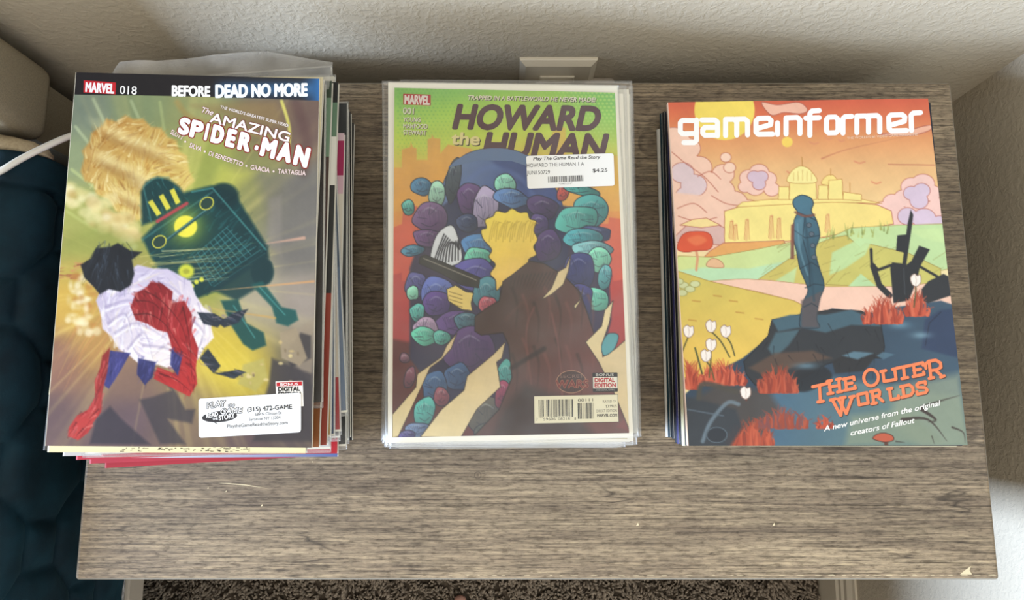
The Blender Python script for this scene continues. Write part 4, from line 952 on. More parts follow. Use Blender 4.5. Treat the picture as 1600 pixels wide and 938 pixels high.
def art2():
    s = Sheet(art2c, ZC); X, Y = s.X, s.Y
    stops = [(137, '#8cc261'), (165, '#a9cf58'), (215, '#c3d455'), (262, '#d9bb55'), (330, '#dd9a50'), (390, '#d9744f'), (430, '#cb544b'), (500, '#b04a47'), (560, '#7d3e3c'), (690, '#5c3332')]
    ys = [a for a, _ in stops]; cs_ = np.array([hx(c) for _, c in stops]); YY = Y + 10 * np.sin(X / 60)
    s.C = np.stack([np.interp(YY, ys, cs_[:, k]) for k in range(3)], -1)
    s.glow(960, 150, 70, 60, '#6fb868', .7); s.glow(625, 140, 60, 40, '#86c060', .6)
    for i in range(34):            # halftone dots fading out of the upper corners
        for j in range(26):
            for (cx, cy) in ((958, 145), (622, 140)):
                x = cx + (1 if cx < 800 else -1) * (i * 6.5 + (j % 2) * 3.2); y = cy + j * 5.6; d = math.hypot(x - cx, (y - cy) * 1.1); r = 2.5 * (1 - d / 150)
                if r > .5 and 616 < x < 972: s.disc(x, y, r, r, '#c5dd76' if cx > 800 else '#76b558', .55, .6)
    # skyline silhouettes
    s.fill([(614, 330), (614, 262), (628, 262), (628, 234), (641, 230), (642, 222), (645, 230), (651, 232), (651, 250), (668, 250), (668, 218), (674, 216), (675, 210), (678, 216), (688, 217), (688, 240), (700, 226), (735, 232), (750, 245), (750, 330)], '#dda552', .9)
    s.fill([(860, 215), (868, 196), (884, 200), (884, 250), (930, 255), (930, 240), (975, 245), (975, 330), (860, 330)], '#dfae55', .6)
    s.fill([(612, 470), (614, 356), (628, 350), (630, 325), (652, 322), (652, 345), (690, 350), (690, 470)], '#cf5d4c', .8); s.fill([(905, 400), (930, 350), (950, 350), (952, 340), (972, 342), (975, 470), (905, 470)], '#d0614d', .75)
    s.fill([(612, 545), (613, 430), (628, 426), (628, 440), (645, 436), (660, 470), (660, 545)], '#b04444', .7); s.fill([(930, 545), (940, 425), (958, 430), (958, 440), (978, 436), (980, 545)], '#ad4343', .7)
    s.fill([(612, 690), (612, 530), (640, 535), (650, 550), (700, 560), (700, 690)], '#5c3030', .9, 3)
    # big blue dome behind everything
    s.fill([(690, 330), (695, 280), (722, 245), (760, 232), (800, 234), (835, 250), (862, 285), (880, 330), (872, 420), (700, 420)], grad(DISC2[1], '#3d4f86', (715, 240), (800, 330)), 1, .8, '#2a3656', 1.2, True)
    s.fill([(760, 240), (810, 245), (838, 268), (830, 300), (790, 270)], '#34457c', .6, 3, None, 1, True); s.stroke([(718, 300), (760, 262), (815, 280), (845, 330)], 8, '#5f78b4', .4, 3, True)
    # a plain heap of rounded pebbles in teal, blue, violet and lilac
    rr = np.random.RandomState(21); PAL = ['#5fb0a6', '#4c8fa0', '#4a6aa0', '#57508c', '#6a5079', '#3f6f86', '#7cc4b0', '#514778', '#8a7da8', '#3f4f86', '#2f5f6a']
    def pebble(x, y, rx, ry, rot, col, dark=True):
        k = []; n = 9
        for i in range(n):
            a = 2 * math.pi * i / n; q = rr.uniform(.84, 1.12); k.append((x + rx * q * math.cos(a) * math.cos(rot) - ry * q * math.sin(a) * math.sin(rot), y + rx * q * math.cos(a) * math.sin(rot) + ry * q * math.sin(a) * math.cos(rot)))
        b = hx(col); s.fill(k, grad('#%02x%02x%02x' % tuple(int(min(1, c * 1.18) * 255) for c in b), '#%02x%02x%02x' % tuple(int(c * .72 * 255) for c in b), (x - rx * .5, y - ry * .6), (x + rx * .6, y + ry * .8)), 1, .7, '#232437', 1.3, True)
        s.stroke([(x - rx * .5, y + ry * .35), (x, y + ry * .55), (x + rx * .45, y + ry * .3)], 1.2, '#232437', .55, .6, True)
        s.stroke([(x - rx * .45, y - ry * .35), (x - rx * .05, y - ry * .6), (x + rx * .35, y - ry * .4)], 2, '#dfeae6', .3, 1, True)
        if rx > 9:
            for i in range(int(rx * .55)):
                t0 = -0.7 + 1.4 * i / max(1, int(rx * .55) - 1); s.stroke([(x + rx * t0, y - ry * .5 * math.sqrt(max(.05, 1 - t0 * t0))), (x + rx * t0 * .9 + 2, y + ry * rr.uniform(-.2, .5))], 1.2, '#20223a', .4, .6, False, True)
            for _ in range(3):
                a = rr.uniform(0, 6.28); s.stroke([(x + rx * .2 * math.cos(a), y + ry * .2 * math.sin(a)), (x + rx * .75 * math.cos(a + .4), y + ry * .75 * math.sin(a + .4))], 1, '#20223a', .5, .6)
    s.fill([(640, 560), (640, 420), (668, 340), (720, 300), (790, 320), (870, 320), (930, 330), (950, 400), (955, 500), (940, 560), (850, 600), (700, 640)], '#2b2d4c', .9, 2)
    heap = [(708, 282, 13, 36, .18, '#4a5560'), (660, 292, 17, 14, 0, '#4f7fa0'), (683, 304, 13, 20, 0, '#9cc7b2'), (638, 324, 10, 12, 0, '#62b0a4'), (672, 340, 27, 26, .1, '#71567f'), (668, 372, 24, 14, .2, '#6b5079'), (645, 392, 18, 9, -.2, '#4f86a0'),
            (733, 312, 20, 28, .1, '#5f4676'), (757, 325, 20, 34, .25, '#a59bb8'), (730, 348, 18, 14, 0, '#3f4a6a'), (789, 288, 17, 18, .1, '#8fd0bb'), (800, 310, 28, 16, .2, '#5c7fae'), (848, 325, 26, 17, .3, '#4c3c66'), (842, 350, 16, 16, 0, '#54467a'),
            (880, 300, 10, 14, .3, '#c4574c'), (905, 296, 34, 9, .32, '#4aa39c'), (925, 330, 28, 24, .2, '#4f9a98'), (902, 345, 34, 22, -.1, '#56a89e'), (930, 365, 26, 12, .1, '#3f4a78'), (912, 372, 34, 14, 0, '#4c9aa2'),
            (857, 384, 22, 26, .1, '#4c3a68'), (750, 385, 32, 18, .1, '#4f7fae'), (746, 402, 22, 16, 0, '#6fc0a8'), (745, 432, 40, 26, .1, '#5a5798'), (925, 390, 30, 16, 0, '#7fb5b8'), (936, 405, 18, 22, 0, '#86d0b4'), (905, 425, 28, 34, -.15, '#3a3f72'), (945, 432, 12, 20, .3, '#5aa2a6'),
            (930, 468, 22, 20, .1, '#74c6ae'), (905, 470, 22, 26, .1, '#413f78'), (890, 500, 24, 22, 0, '#4a62a0'), (650, 445, 18, 22, 0, '#5a5a90'), (645, 458, 9, 12, 0, '#8fd2ba'), (682, 462, 28, 30, .1, '#5f6fae'), (682, 476, 22, 20, 0, '#5a4784'), (652, 490, 12, 16, 0, '#5fb0a8'), (720, 505, 40, 22, .1, '#5a4578'),
            (664, 512, 20, 18, -.3, '#b096b4'), (664, 525, 22, 15, .4, '#63bda6'), (690, 528, 14, 12, .2, '#5aa69a'), (760, 460, 20, 28, 0, '#4a7f8c'), (762, 476, 14, 14, 0, '#b05a66'), (728, 502, 20, 16, 0, '#4c6f7e'), (735, 550, 40, 42, .1, '#55406c'), (715, 590, 22, 22, .1, '#3f5a80'), (680, 605, 22, 26, .2, '#44648c'), (690, 620, 12, 16, 0, '#8a4f5c'),
            (664, 645, 17, 24, .2, '#58a8a0'), (652, 672, 20, 12, 0, '#6a7fa0'), (636, 680, 14, 8, 0, '#57508c'), (760, 650, 30, 30, .1, '#5a5750'), (790, 590, 16, 30, .3, '#4a8f8a'), (785, 615, 12, 22, .2, '#8a3f58'), (765, 675, 26, 16, 0, '#474a42'), (632, 560, 8, 8, 0, '#7f5a6a'), (640, 590, 8, 20, .3, '#7a4c5c')]
    for h in heap: pebble(*h)
    # striped boulder
    st_ = [(672, 410), (682, 368), (705, 352), (716, 372), (722, 400), (716, 412), (690, 418)]; s.fill(st_, '#d9dde2', 1, .7, '#1d1e28', 1.2, True)
    for i in range(9): s.stroke([(676 + i * 5, 414 - i * 1), (684 + i * 4, 392 - i * 2), (694 + i * 3, 366 + i * 3)], 2.2, '#23242e', .95, .6, True)
    # yellow bush, dark bar, maroon cloak
    s.fill([(755, 374), (752, 360), (760, 356), (758, 344), (770, 338), (776, 330), (790, 332), (800, 326), (812, 332), (824, 332), (828, 342), (838, 346), (834, 360), (840, 374), (834, 386), (838, 398), (826, 406), (828, 420), (812, 428), (812, 444), (800, 442), (796, 458), (786, 446), (776, 454), (774, 438), (766, 428), (774, 414), (764, 402), (768, 390)], grad('#efd955', '#e9c368', (770, 340), (800, 450)), 1, .8, '#3a2f22', 1.4, True)
    for i in range(20):
        x = 764 + i * 3.6; s.stroke([(x, 378 - (i % 3) * 4), (x + 3, 360 - (i % 4) * 3), (x + 8, 345 + (i % 5))], 1.3, '#b8992f', .7, .7, True)
    s.fill([(656, 402), (664, 398), (750, 434), (748, 450), (722, 446), (690, 428), (655, 412)], '#34322f', 1, .7, '#171616', 1); s.stroke([(662, 404), (744, 438)], 1.6, '#b9b2a0', .7, .7); s.fill([(698, 452), (712, 446), (728, 456), (740, 458), (736, 474), (738, 486), (722, 484), (712, 478), (700, 470)], '#e4cc78', 1, .8, '#2a2622', 1.2)
    for i in range(4): s.stroke([(702, 456 + i * 6), (722, 462 + i * 6)], 1, '#5a4622', .8, .6)
    s.fill([(742, 495), (760, 482), (780, 470), (786, 440), (800, 430), (828, 408), (850, 412), (880, 430), (905, 455), (918, 490), (940, 560), (962, 615), (986, 678), (740, 682), (780, 640), (800, 590), (795, 540), (786, 520), (752, 524), (742, 518)], grad('#46332e', '#6a403a', (770, 480), (930, 560)), 1, .9, '#1e1616', 1.4)
    s.fill([(786, 640), (820, 600), (880, 620), (930, 682), (770, 683)], '#322723', .8, 8)
    for k in range(16):
        x = 800 + (k % 8) * 17; y = 450 + (k // 8) * 80 + (k % 3) * 12; s.stroke([(x, y), (x + 8, y + 26), (x + 6, y + 62)], 5, '#7d4a42' if k % 2 else '#2a1d1b', .5, 2, True, True)
    s.stroke([(862, 490), (875, 560), (880, 660)], 3, '#86524a', .55, 1.2, True); s.stroke([(835, 480), (822, 520), (830, 600)], 3, '#7b4a42', .5, 1.2, True); s.stroke([(800, 575), (850, 545)], 7, '#2b1d1c', .8, 2); s.stroke([(790, 500), (820, 470), (850, 460)], 4, '#5a3a34', .6, 1.5, True)
    for i in range(14): s.stroke([(800 + i * 6, 432 - i * .6), (796 + i * 5, 452)], 2.4, '#2a2220', .6, 1, False, True)
    # torn cream paper streaks
    def torn(p): s.fill(p, grad('#e0cfa0', '#d5c094', (p[0][0], p[0][1]), (p[len(p) // 2][0], p[len(p) // 2][1])), 1, .8, '#3a2c28', 1.2)
    torn([(613, 648), (650, 605), (652, 585), (690, 558), (698, 540), (714, 521), (705, 545), (690, 562), (672, 575), (655, 612), (622, 683), (613, 684)])
    torn([(657, 683), (690, 640), (725, 610), (730, 588), (770, 555), (790, 534), (784, 560), (776, 566), (782, 605), (745, 640), (720, 684)])
    torn([(845, 469), (862, 450), (872, 425), (884, 418), (892, 398), (888, 424), (880, 445), (862, 460)]); torn([(897, 478), (905, 470), (911, 450), (906, 472), (898, 484)])
    torn([(915, 535), (940, 510), (945, 485), (958, 470), (952, 505), (940, 540), (942, 558), (962, 545), (979, 530), (985, 676), (960, 615), (935, 565)])
    s.fill([(940, 540), (950, 522), (966, 524), (960, 545), (944, 556)], '#55a0a4', .95, .8, '#1e2530', 1.1, True); s.fill([(978, 672), (962, 668), (975, 655), (985, 677)], '#7a3a38', .9, 1)
    s.noise(.012, 6, 5); return s
art2().build('cover_artwork', M['matte_print'], cs, 0.98)
ink = Ink(ZC)
ink.poly([(630, 146.5), (673, 148), (673, 165), (630, 163.3)], '#c73038'); ink.layer = 2
ink.text('MARVEL', (631.5, 162), (671.5, 163.6), 14, '#f7efe6', .035); ink.build('publisher_badge', cs); ink = Ink(ZC); ink.layer = 2
for b, p0, p1, cp in (('001', (629.5, 178), (646.5, 178.6), 10), ('YOUNG', (630, 190), (657, 190.6), 7), ('MAHFOOD', (630, 200.2), (668, 201), 7), ('STEWART', (630, 210.3), (666, 211), 7)):
    ink.text(b, p0, p1, cp, '#f6f1dc', .015, 0, shadow='#5c5230', sd=(.9, .9))
ink.text('TRAPPED IN A BATTLEWORLD HE NEVER MADE!', (730, 155.8), (930, 159.4), 6.8, '#faf3dc', .02, .2, shadow='#2e2a20', sd=(1, 1))
ink.text('HUMAN', (752, 245), (944, 247.5), 39, '#5f3f45', .045, .22)
ink.text('HOWARD', (706, 200.3), (935, 203), 38, '#5f3f45', .045, .22)
ink.layer += 1
ink.text('the', (704, 225), (749, 226.2), 19, '#f3e6a4', .035, .1, shadow='#4a3c26', sd=(1.5, 1.5)); ink.layer += 1
ink.build('title_lettering', cs); ink = Ink(ZC); ink.layer = 2
ink.disc(892.7, 596.8, 23.5, 18, '#b98a6c', 32); ink.layer += 1; ink.disc(892.7, 596.8, 22.4, 16.9, '#4d3631', 32); ink.layer += 1
ink.text('SECRET', (875, 591), (912, 590.4), 5, '#8d6a5c', .01); ink.text('WARS', (868, 606.6), (919, 605.8), 12, '#7e332d', .02, .05, outline='#c0795a', ow=.03)
ink.build('series_badge', cs); ink = Ink(ZC)
ink.rounded([(925.5, 582.7), (964.9, 582.3), (965.4, 612.3), (926.3, 612.8)], 1.5, '#1f1d1e'); ink.layer += 1
ink.poly([(926.5, 589.4), (964.4, 589), (964.8, 607), (926.8, 607.4)], '#f5efdd'); ink.layer += 1
ink.text('BONUS', (931, 588), (959, 587.7), 4, '#f0e9dc', .02); ink.text('DIGITAL', (929, 597.2), (961, 596.8), 6.3, '#c02a2f', .045); ink.text('EDITION', (929, 605.4), (962.7, 605), 6.3, '#c02a2f', .045); ink.text('AND DIGITAL EXTRAS', (931, 610.8), (961, 610.5), 2.2, '#d9d2c6', 0)
ink.build('bonus_badge', cs); ink = Ink(ZC)
ink.poly([(833.9, 618.9), (965.5, 616.3), (967.1, 660), (834.5, 662.6)], '#2a2422'); ink.layer += 1
ink.poly([(834.5, 619.5), (964.9, 616.9), (966.4, 659.4), (835.1, 662)], '#f4ebc9'); ink.layer += 1
ink.bars((841.5, 625), (896.8, 624), (897.3, 651.5), (842, 653), 30, '#1f1c1b', 5); ink.bars((902.5, 630), (928.5, 629.5), (929, 654.5), (903, 655), 15, '#1f1c1b', 9)
ink.poly([(848, 651.2), (892, 650.4), (892.2, 658), (848.2, 658.8)], '#f4ebc9'); ink.layer += 1
ink.text('7', (838, 657.8), (840, 657.8), 4.2, '#2a2624', 0); ink.text('59606', (849, 657.4), (868, 657), 4.4, '#2a2624', 0); ink.text('08218', (872, 657), (890.5, 656.6), 4.4, '#2a2624', 0); ink.text('8', (897.7, 656.5), (900, 656.4), 4.2, '#2a2624', 0)
ink.text('00111', (903, 628), (926.5, 627.3), 4.4, '#2a2624', 0)
ink.text('RATED T+', (942, 629.6), (963, 629.1), 4, '#6a635a', 0); ink.text('$3.99US', (946.5, 637.2), (963.4, 636.8), 4.2, '#2c2826', .015); ink.text('DIRECT EDITION', (932, 644.6), (963.8, 644), 4, '#6a635a', 0); ink.text('MARVEL.COM', (933, 651.8), (964.3, 651.2), 4.6, '#2c2826', .025)
ink.build('barcode_panel', cs)
dome = Ink(ZC + 0.00034); pts = smooth([(700, 262), (722, 245), (760, 232.5), (800, 234.5), (835, 250), (850, 268)], False); dome.poly([tuple(p) for p in pts] + [(800, 252), (750, 250)], DISC2[1]); dome.build('artwork_overlap', cs, None, False)
ink = Ink(ZT2 + 0.00006); ink.rounded([(822, 243.8), (958.6, 239.6), (960.4, 290.3), (824.2, 295)], 4, '#fbfbf9'); st = ink.build('price_sticker', cs, None, False); tag(st, 'white price sticker on the sleeve')
ink = Ink(ZT2 + 0.00010)
ink.text('Play The Game Read the Story', (833.2, 250.6), (937.6, 247.6), 5.2, '#3f3f44', .02, .2); ink.text('HOWARD THE HUMAN 1 A', (823, 261.6), (912.6, 258.8), 5.8, '#55555a', 0); ink.text('JUN150729', (823.3, 272.9), (859.2, 271.8), 5.8, '#55555a', 0)
ink.text('$4.25', (926, 269.4), (949.2, 268.4), 5.6, '#3f3f44', .015); ink.bars((856, 276), (911.5, 273.8), (912, 283), (856.5, 285.5), 34, '#57565a', 3); ink.text('*19471331*', (873, 288.8), (894.5, 287.8), 2.4, '#57565a', 0)
ink.build('lettering', st)

# ================================================================== stack three: nine magazines, 4.5 cm high
ZT3 = 0.045; N3 = 9; S3 = ZT3 / N3; MW, ML = 0.2036, 0.2668
V3 = [None, ('BL', (1072, 697), '#1d2233', 0.0, 'dark blue edge directly below the sunset one'), ('BL', (1067, 697), '#d9d3b0', -.002, 'pale yellow spine strip'), ('BL', (1063, 695), '#17181c', -.004, 'black spine'), ('BL', (1059, 694), '#3b3a6b', -.003, 'indigo spine foot'),
      ('BL', (1056, 692), '#1a1d26', -.002, 'black-blue spine'), ('BL', (1051, 686), '#22262e', -.004, 'charcoal spine'), ('BL', (1045, 684), '#1e3a46', -.006, 'teal mottled spine'), ('BL', (1041, 683), '#e6e3dc', -.002, 'white spine lying on the nightstand')]
for k in range(1, N3):
    cn, p, colr, a, txt = V3[k]
    bands = ((colr, .3), ('#10131a', .36), (colr, .62), ('#2d4a58', .68), (colr, .84), ('#11151c', .9), (colr, 1.0)) if k == 7 else ((colr, 1.0),)
    comic('%s magazine down the sunset-topped stack, %s' % (ordinal[k], txt), ZT3 - S3 * k - 0.00002, S3 - 0.00004, MW, ML - (0.012 if k == 8 else 0.0), cn, p, a, bands, colr, None, name='magazine', cat='magazine', group=ST3)
top3 = [(1044, 160), (1450, 154), (1512, 696), (1076, 697)]
c3 = flat_issue('magazine', 'topmost magazine with a sunset landscape cover and orange lettering', 'magazine', ST3, top3, ZT3, S3 - 0.00004, '#d8b9a0')
ZD = ZT3 + 0.00006
def art3():
    s = Sheet(top3, ZD, 340, 450); X, Y = s.X, s.Y; OL = '#b0604f'
    stops = [(155, '#cf5f46'), (185, '#d9764f'), (215, '#df9863'), (260, '#e5b47c'), (310, '#eac48a'), (360, '#eecf9a'), (420, '#ecd8a2')]
    ys = [a for a, _ in stops]; cc = np.array([hx(c) for _, c in stops]); s.C = np.stack([np.interp(Y, ys, cc[:, k]) for k in range(3)], -1)
    s.disc(1132, 172, 47, 47, '#f2d664', 1, .8); s.disc(1230, 222, 8.5, 8, '#f2cf62', 1, .8)
    def cloud(p, c='#eebfa4', l=OL): s.fill(p, c, 1, .8, l, 1.3, True)
    cloud([(1190, 160), (1215, 164), (1248, 160), (1262, 172), (1250, 178), (1225, 176), (1205, 180)], '#efb9a0')
    def puffs(ls, c='#f0c6ae', dy=0):
        for x, y, r in ls: s.disc(x, y, r + .9, r * .86 + .9, OL, 1, .7)
        for x, y, r in ls: s.disc(x, y, r, r * .86, c, 1, .7)
    puffs([(1052, 222, 26), (1076, 232, 18), (1062, 262, 34), (1092, 262, 20), (1106, 290, 24), (1130, 272, 17), (1124, 300, 24), (1080, 310, 40), (1146, 318, 22), (1110, 334, 34), (1170, 330, 20), (1060, 350, 30), (1196, 324, 12)])
    puffs([(1066, 270, 18), (1084, 290, 20), (1072, 306, 16)], '#dcc4c4'); puffs([(1140, 262, 9), (1134, 246, 8)], '#f2cdb4')
    s.fill([(1048, 300), (1200, 318), (1190, 352), (1130, 392), (1050, 392)], '#f0c6ae', 1, 2)
    for p in ([(1050, 238), (1072, 256), (1100, 276), (1122, 300)], [(1058, 326), (1084, 318), (1104, 332)], [(1112, 306), (1134, 318), (1160, 322)], [(1090, 276), (1110, 268), (1126, 280)], [(1060, 338), (1090, 346), (1120, 340)]): s.stroke(p, 1.3, OL, .8, .7, True)
    puffs([(1170, 278, 14), (1186, 270, 15), (1200, 280, 13), (1180, 292, 15), (1206, 296, 12), (1164, 292, 10)], '#f0c6b4'); puffs([(1178, 276, 10), (1190, 276, 10), (1186, 288, 10)], '#d3bac6')
    puffs([(1378, 326, 12), (1394, 316, 14), (1412, 310, 15), (1424, 292, 16), (1442, 288, 18), (1456, 302, 14), (1464, 322, 14), (1402, 338, 20), (1436, 332, 24), (1466, 344, 18)], '#f0c6ba'); puffs([(1424, 302, 12), (1440, 298, 13), (1436, 314, 14), (1418, 338, 15), (1444, 342, 18), (1468, 348, 12)], '#d6c0d0')
    for (x, y, w) in ((1265, 222, 14), (1290, 215, 10), (1335, 252, 16), (1230, 268, 10), (1362, 284, 14), (1310, 218, 9)): s.stroke([(x, y), (x + w * .5, y + 3), (x + w, y + 1)], 2.5, '#d98f68', .9, .7, True)
    s.stroke([(1284, 248), (1330, 232), (1450, 206)], 2.5, '#c27a5a', .8, .8, True, True); s.stroke([(1388, 257), (1460, 258)], 1.6, '#b96f56', .8, .6)
    cloud([(1372, 210), (1410, 206), (1440, 198), (1455, 196), (1452, 204), (1420, 212)], '#eeb498')
    # round mesa with a few domed roofs
    s.fill([(1046, 378), (1075, 350), (1100, 342), (1132, 356), (1146, 384)], '#d6b0a6', 1, .8, OL, 1); s.fill([(1062, 352), (1082, 343), (1104, 341), (1126, 352), (1096, 356)], '#efd592', 1, .8, OL, 1)
    s.fill([(1132, 330), (1160, 322), (1240, 316), (1300, 314), (1370, 320), (1393, 330), (1396, 350), (1330, 362), (1280, 372), (1220, 378), (1132, 380)], grad('#f2e08a', '#f0d680', (1140, 320), (1380, 360)), 1, .8, OL, 1.1)
    roof = lambda p, c='#f4e08c': s.fill(p, c, 1, .7, '#c08a4a', 1)
    roof([(1150, 324), (1160, 316), (1200, 312), (1230, 310), (1340, 310), (1378, 318), (1300, 316), (1220, 320)]); roof([(1216, 312), (1217, 292), (1233, 292), (1233, 312)])
    roof([(1233, 312), (1234, 284), (1275, 284), (1276, 312)]); s.fill([(1232, 285), (1235, 270), (1246, 261), (1256, 260), (1268, 268), (1275, 285)], '#f6e79a', 1, .7, '#c08a4a', 1, True); s.stroke([(1254, 260), (1253, 246)], 1.4, '#c08a4a')
    s.fill([(1284, 288), (1290, 276), (1302, 274), (1310, 288)], '#f2d884', 1, .7, '#c08a4a', 1, True); roof([(1294, 312), (1295, 282), (1316, 280), (1317, 312)]); roof([(1278, 312), (1279, 290), (1294, 290), (1294, 312)]); roof([(1317, 312), (1318, 300), (1346, 304), (1346, 314)]); s.stroke([(1328, 300), (1328, 286)], 1.2, '#c08a4a'); s.stroke([(1298, 274), (1298, 264)], 1.2, '#c08a4a')
    for x in range(1240, 1274, 7): s.stroke([(x, 266 + abs(x - 1254) * .3), (x, 282)], 1, '#d2a75a', .8)
    for (x, y, h) in ((1142, 372, 26), (1148, 374, 22), (1166, 374, 30), (1204, 372, 34), (1216, 372, 30), (1292, 362, 26)): s.stroke([(x, y), (x + 2, y - h)], 5, '#e3b878', .9, 1); s.stroke([(x - 3, y), (x - 1, y - h), (x + 3, y - h), (x + 5, y)], 1, '#c0704a', .7, .6)
    s.fill([(1110, 392), (1130, 380), (1225, 376), (1228, 384), (1160, 398), (1100, 402)], '#e2a560', 1, .8, OL, 1)
    # far green land
    s.fill([(1052, 412), (1060, 400), (1110, 402), (1180, 390), (1240, 378), (1300, 370), (1330, 356), (1400, 352), (1476, 350), (1484, 420), (1340, 450), (1052, 452)], grad('#cfd88e', '#bcd69a', (1060, 400), (1440, 380)), 1, .8, '#a88f4e', 1)
    s.fill([(1054, 424), (1100, 418), (1170, 420), (1230, 408), (1180, 440), (1120, 440), (1058, 436)], '#b6d9b0', .9, 2)
    s.fill([(1180, 440), (1228, 408), (1260, 388), (1300, 372), (1322, 368), (1360, 400), (1390, 448), (1280, 450)], '#c9b962', 1, .8, '#9c8644', 1); s.fill([(1290, 445), (1330, 400), (1352, 380), (1420, 396), (1470, 420), (1470, 450)], '#c6bd66', 1, .8, '#9c8644', 1); s.fill([(1300, 395), (1345, 372), (1362, 376), (1352, 398), (1320, 420), (1296, 430)], '#bcd89c', .9, 1.5)
    s.fill([(1325, 448), (1345, 428), (1370, 448)], '#b6d8a4', .9, 1); s.fill([(1210, 440), (1245, 418), (1240, 446)], '#bcd8a0', .8, 1.5); s.fill([(1420, 360), (1470, 356), (1476, 380), (1440, 372)], '#c5dc9c', .9, 2)
    for _ in range(26):
        x = rr3.uniform(1290, 1400); y = 372 - (x - 1290) * .12 + rr3.normal(0, 4); s.stroke([(x, y), (x + rr3.uniform(-3, 5), y - rr3.uniform(6, 16))], 3, rr3.choice(['#9da356', '#7f8a48', '#b9c070']), .8, .8, False, True)
    for _ in range(40):
        x = rr3.uniform(1190, 1460); y = rr3.uniform(380, 440); s.stroke([(x, y), (x + rr3.uniform(6, 22), y - rr3.uniform(3, 14))], 1, '#8f8446', .5, .6)
    # red tree
    s.stroke([(1088, 422), (1090, 404), (1088, 392)], 4, '#d79a72', 1, .8); s.fill([(1058, 388), (1066, 368), (1082, 362), (1106, 364), (1114, 378), (1108, 390), (1088, 392), (1070, 394)], '#d9593a', 1, .8, '#a63c2c', 1.2, True); s.fill([(1074, 374), (1092, 368), (1104, 376), (1088, 384)], '#e57a4e', .8, 2, None, 1, True); s.fill([(1104, 416), (1112, 404), (1126, 408), (1130, 418)], '#e2b48a', 1, .8, '#a8714e', 1, True)
    # pale stream and ochre plain
    s.fill([(1100, 440), (1160, 436), (1200, 438), (1290, 448), (1400, 448), (1486, 440), (1490, 490), (1300, 500), (1240, 470), (1180, 455)], '#eec3ab', 1, .8, '#b98a62', 1); s.fill([(1056, 450), (1060, 424), (1110, 440), (1180, 456), (1240, 470), (1280, 490), (1300, 560), (1200, 600), (1066, 590)], grad('#cdb95c', '#e0bb58', (1080, 440), (1120, 570)), 1, .8, '#a8843e', 1)
    for (x, y) in ((1068, 446), (1060, 440), (1078, 452), (1066, 458), (1086, 444)): s.disc(x, y, 8, 5, '#c9cfa0', .9, 1, 0, '#94904e', .8)
    for (x, y) in ((1082, 470), (1115, 462), (1150, 488), (1180, 498), (1076, 500), (1140, 470)): s.stroke([(x, y), (x + 12, y + 1.5)], 2, '#b3803a', .7, .7)
    s.glow(1080, 560, 40, 50, '#e6b652', .4)
    # shadowed foreground
    dk = grad('#2f4152', '#3f5566', (1300, 500), (1480, 560))
    s.fill([(1064, 700), (1066, 620), (1100, 590), (1160, 560), (1210, 520), (1300, 482), (1375, 490), (1400, 480), (1470, 470), (1500, 480), (1520, 700)], dk, 1, 1.2); s.fill([(1180, 620), (1300, 590), (1380, 600), (1500, 620), (1520, 705), (1180, 705)], grad('#49687c', '#6f8578', (1220, 600), (1480, 640)), .95, 6)
    s.fill([(1400, 604), (1500, 584), (1516, 700), (1440, 700), (1390, 660)], '#8c9681', .8, 8); s.fill([(1064, 640), (1120, 600), (1200, 610), (1220, 640), (1180, 700), (1066, 700)], '#4b4440', .9, 6); s.fill([(1330, 650), (1420, 640), (1470, 690), (1320, 698)], '#84907a', .8, 6)
    # boulders
    s.fill([(1162, 565), (1200, 525), (1206, 500), (1260, 490), (1300, 484), (1345, 486), (1376, 505), (1382, 540), (1380, 560), (1320, 560), (1290, 570), (1240, 600), (1180, 602), (1166, 585)], '#2f3236', 1, 1, '#191b1f', 1.4)
    s.fill([(1206, 500), (1235, 492), (1290, 492), (1330, 484), (1366, 500), (1376, 510), (1330, 508), (1290, 520), (1250, 512), (1216, 518)], '#44606c', .95, 1.5); s.fill([(1212, 520), (1250, 515), (1232, 540), (1210, 560), (1200, 545)], '#4c6a74', .8, 2); s.fill([(1170, 575), (1210, 552), (1270, 548), (1300, 560), (1250, 570), (1200, 590)], '#5d483c', .85, 2.5)
    s.fill([(1246, 580), (1280, 570), (1300, 590), (1262, 612), (1240, 606)], '#23262b', .9, 2, None, 1, True); s.fill([(1300, 565), (1330, 548), (1370, 556), (1350, 580), (1305, 584)], '#2a2a2c', .95, 1.5); s.fill([(1316, 556), (1334, 549), (1365, 552), (1340, 562)], '#5c7c8a', .9, 1.5); s.fill([(1370, 556), (1380, 550), (1398, 554), (1380, 562)], '#4f6c7c', .9, 1)
    for _ in range(30):
        x = rr3.uniform(1190, 1370); y = rr3.uniform(500, 600); s.stroke([(x, y), (x + rr3.uniform(-12, 12), y + rr3.uniform(8, 24))], 1.6, '#15171b', .6, .8, False, True)
    s.fill([(1445, 500), (1470, 484), (1496, 482), (1500, 560), (1440, 545)], '#2f3d58', .9, 2); s.stroke([(1446, 540), (1452, 505), (1470, 488)], 1.4, '#1d2432', .8); s.glow(1405, 508, 16, 6, '#6f97a8', .7); s.glow(1440, 524, 14, 5, '#7fa0ac', .7); s.glow(1260, 572, 18, 5, '#6c8c9a', .7)
    # tall teal pillar of stone standing on the boulder
    pil = grad('#4a7284', '#35525f', (1236, 340), (1282, 400))
    s.fill([(1240, 322), (1240, 312), (1252, 305), (1266, 309), (1271, 318), (1268, 330), (1276, 345), (1281, 368), (1274, 392), (1280, 418), (1288, 446), (1280, 470), (1276, 498), (1280, 512), (1252, 512), (1250, 496), (1256, 470), (1262, 452), (1250, 420), (1244, 390), (1239, 370), (1241, 345), (1246, 332)], pil, 1, .9, '#22313c', 1.4, True)
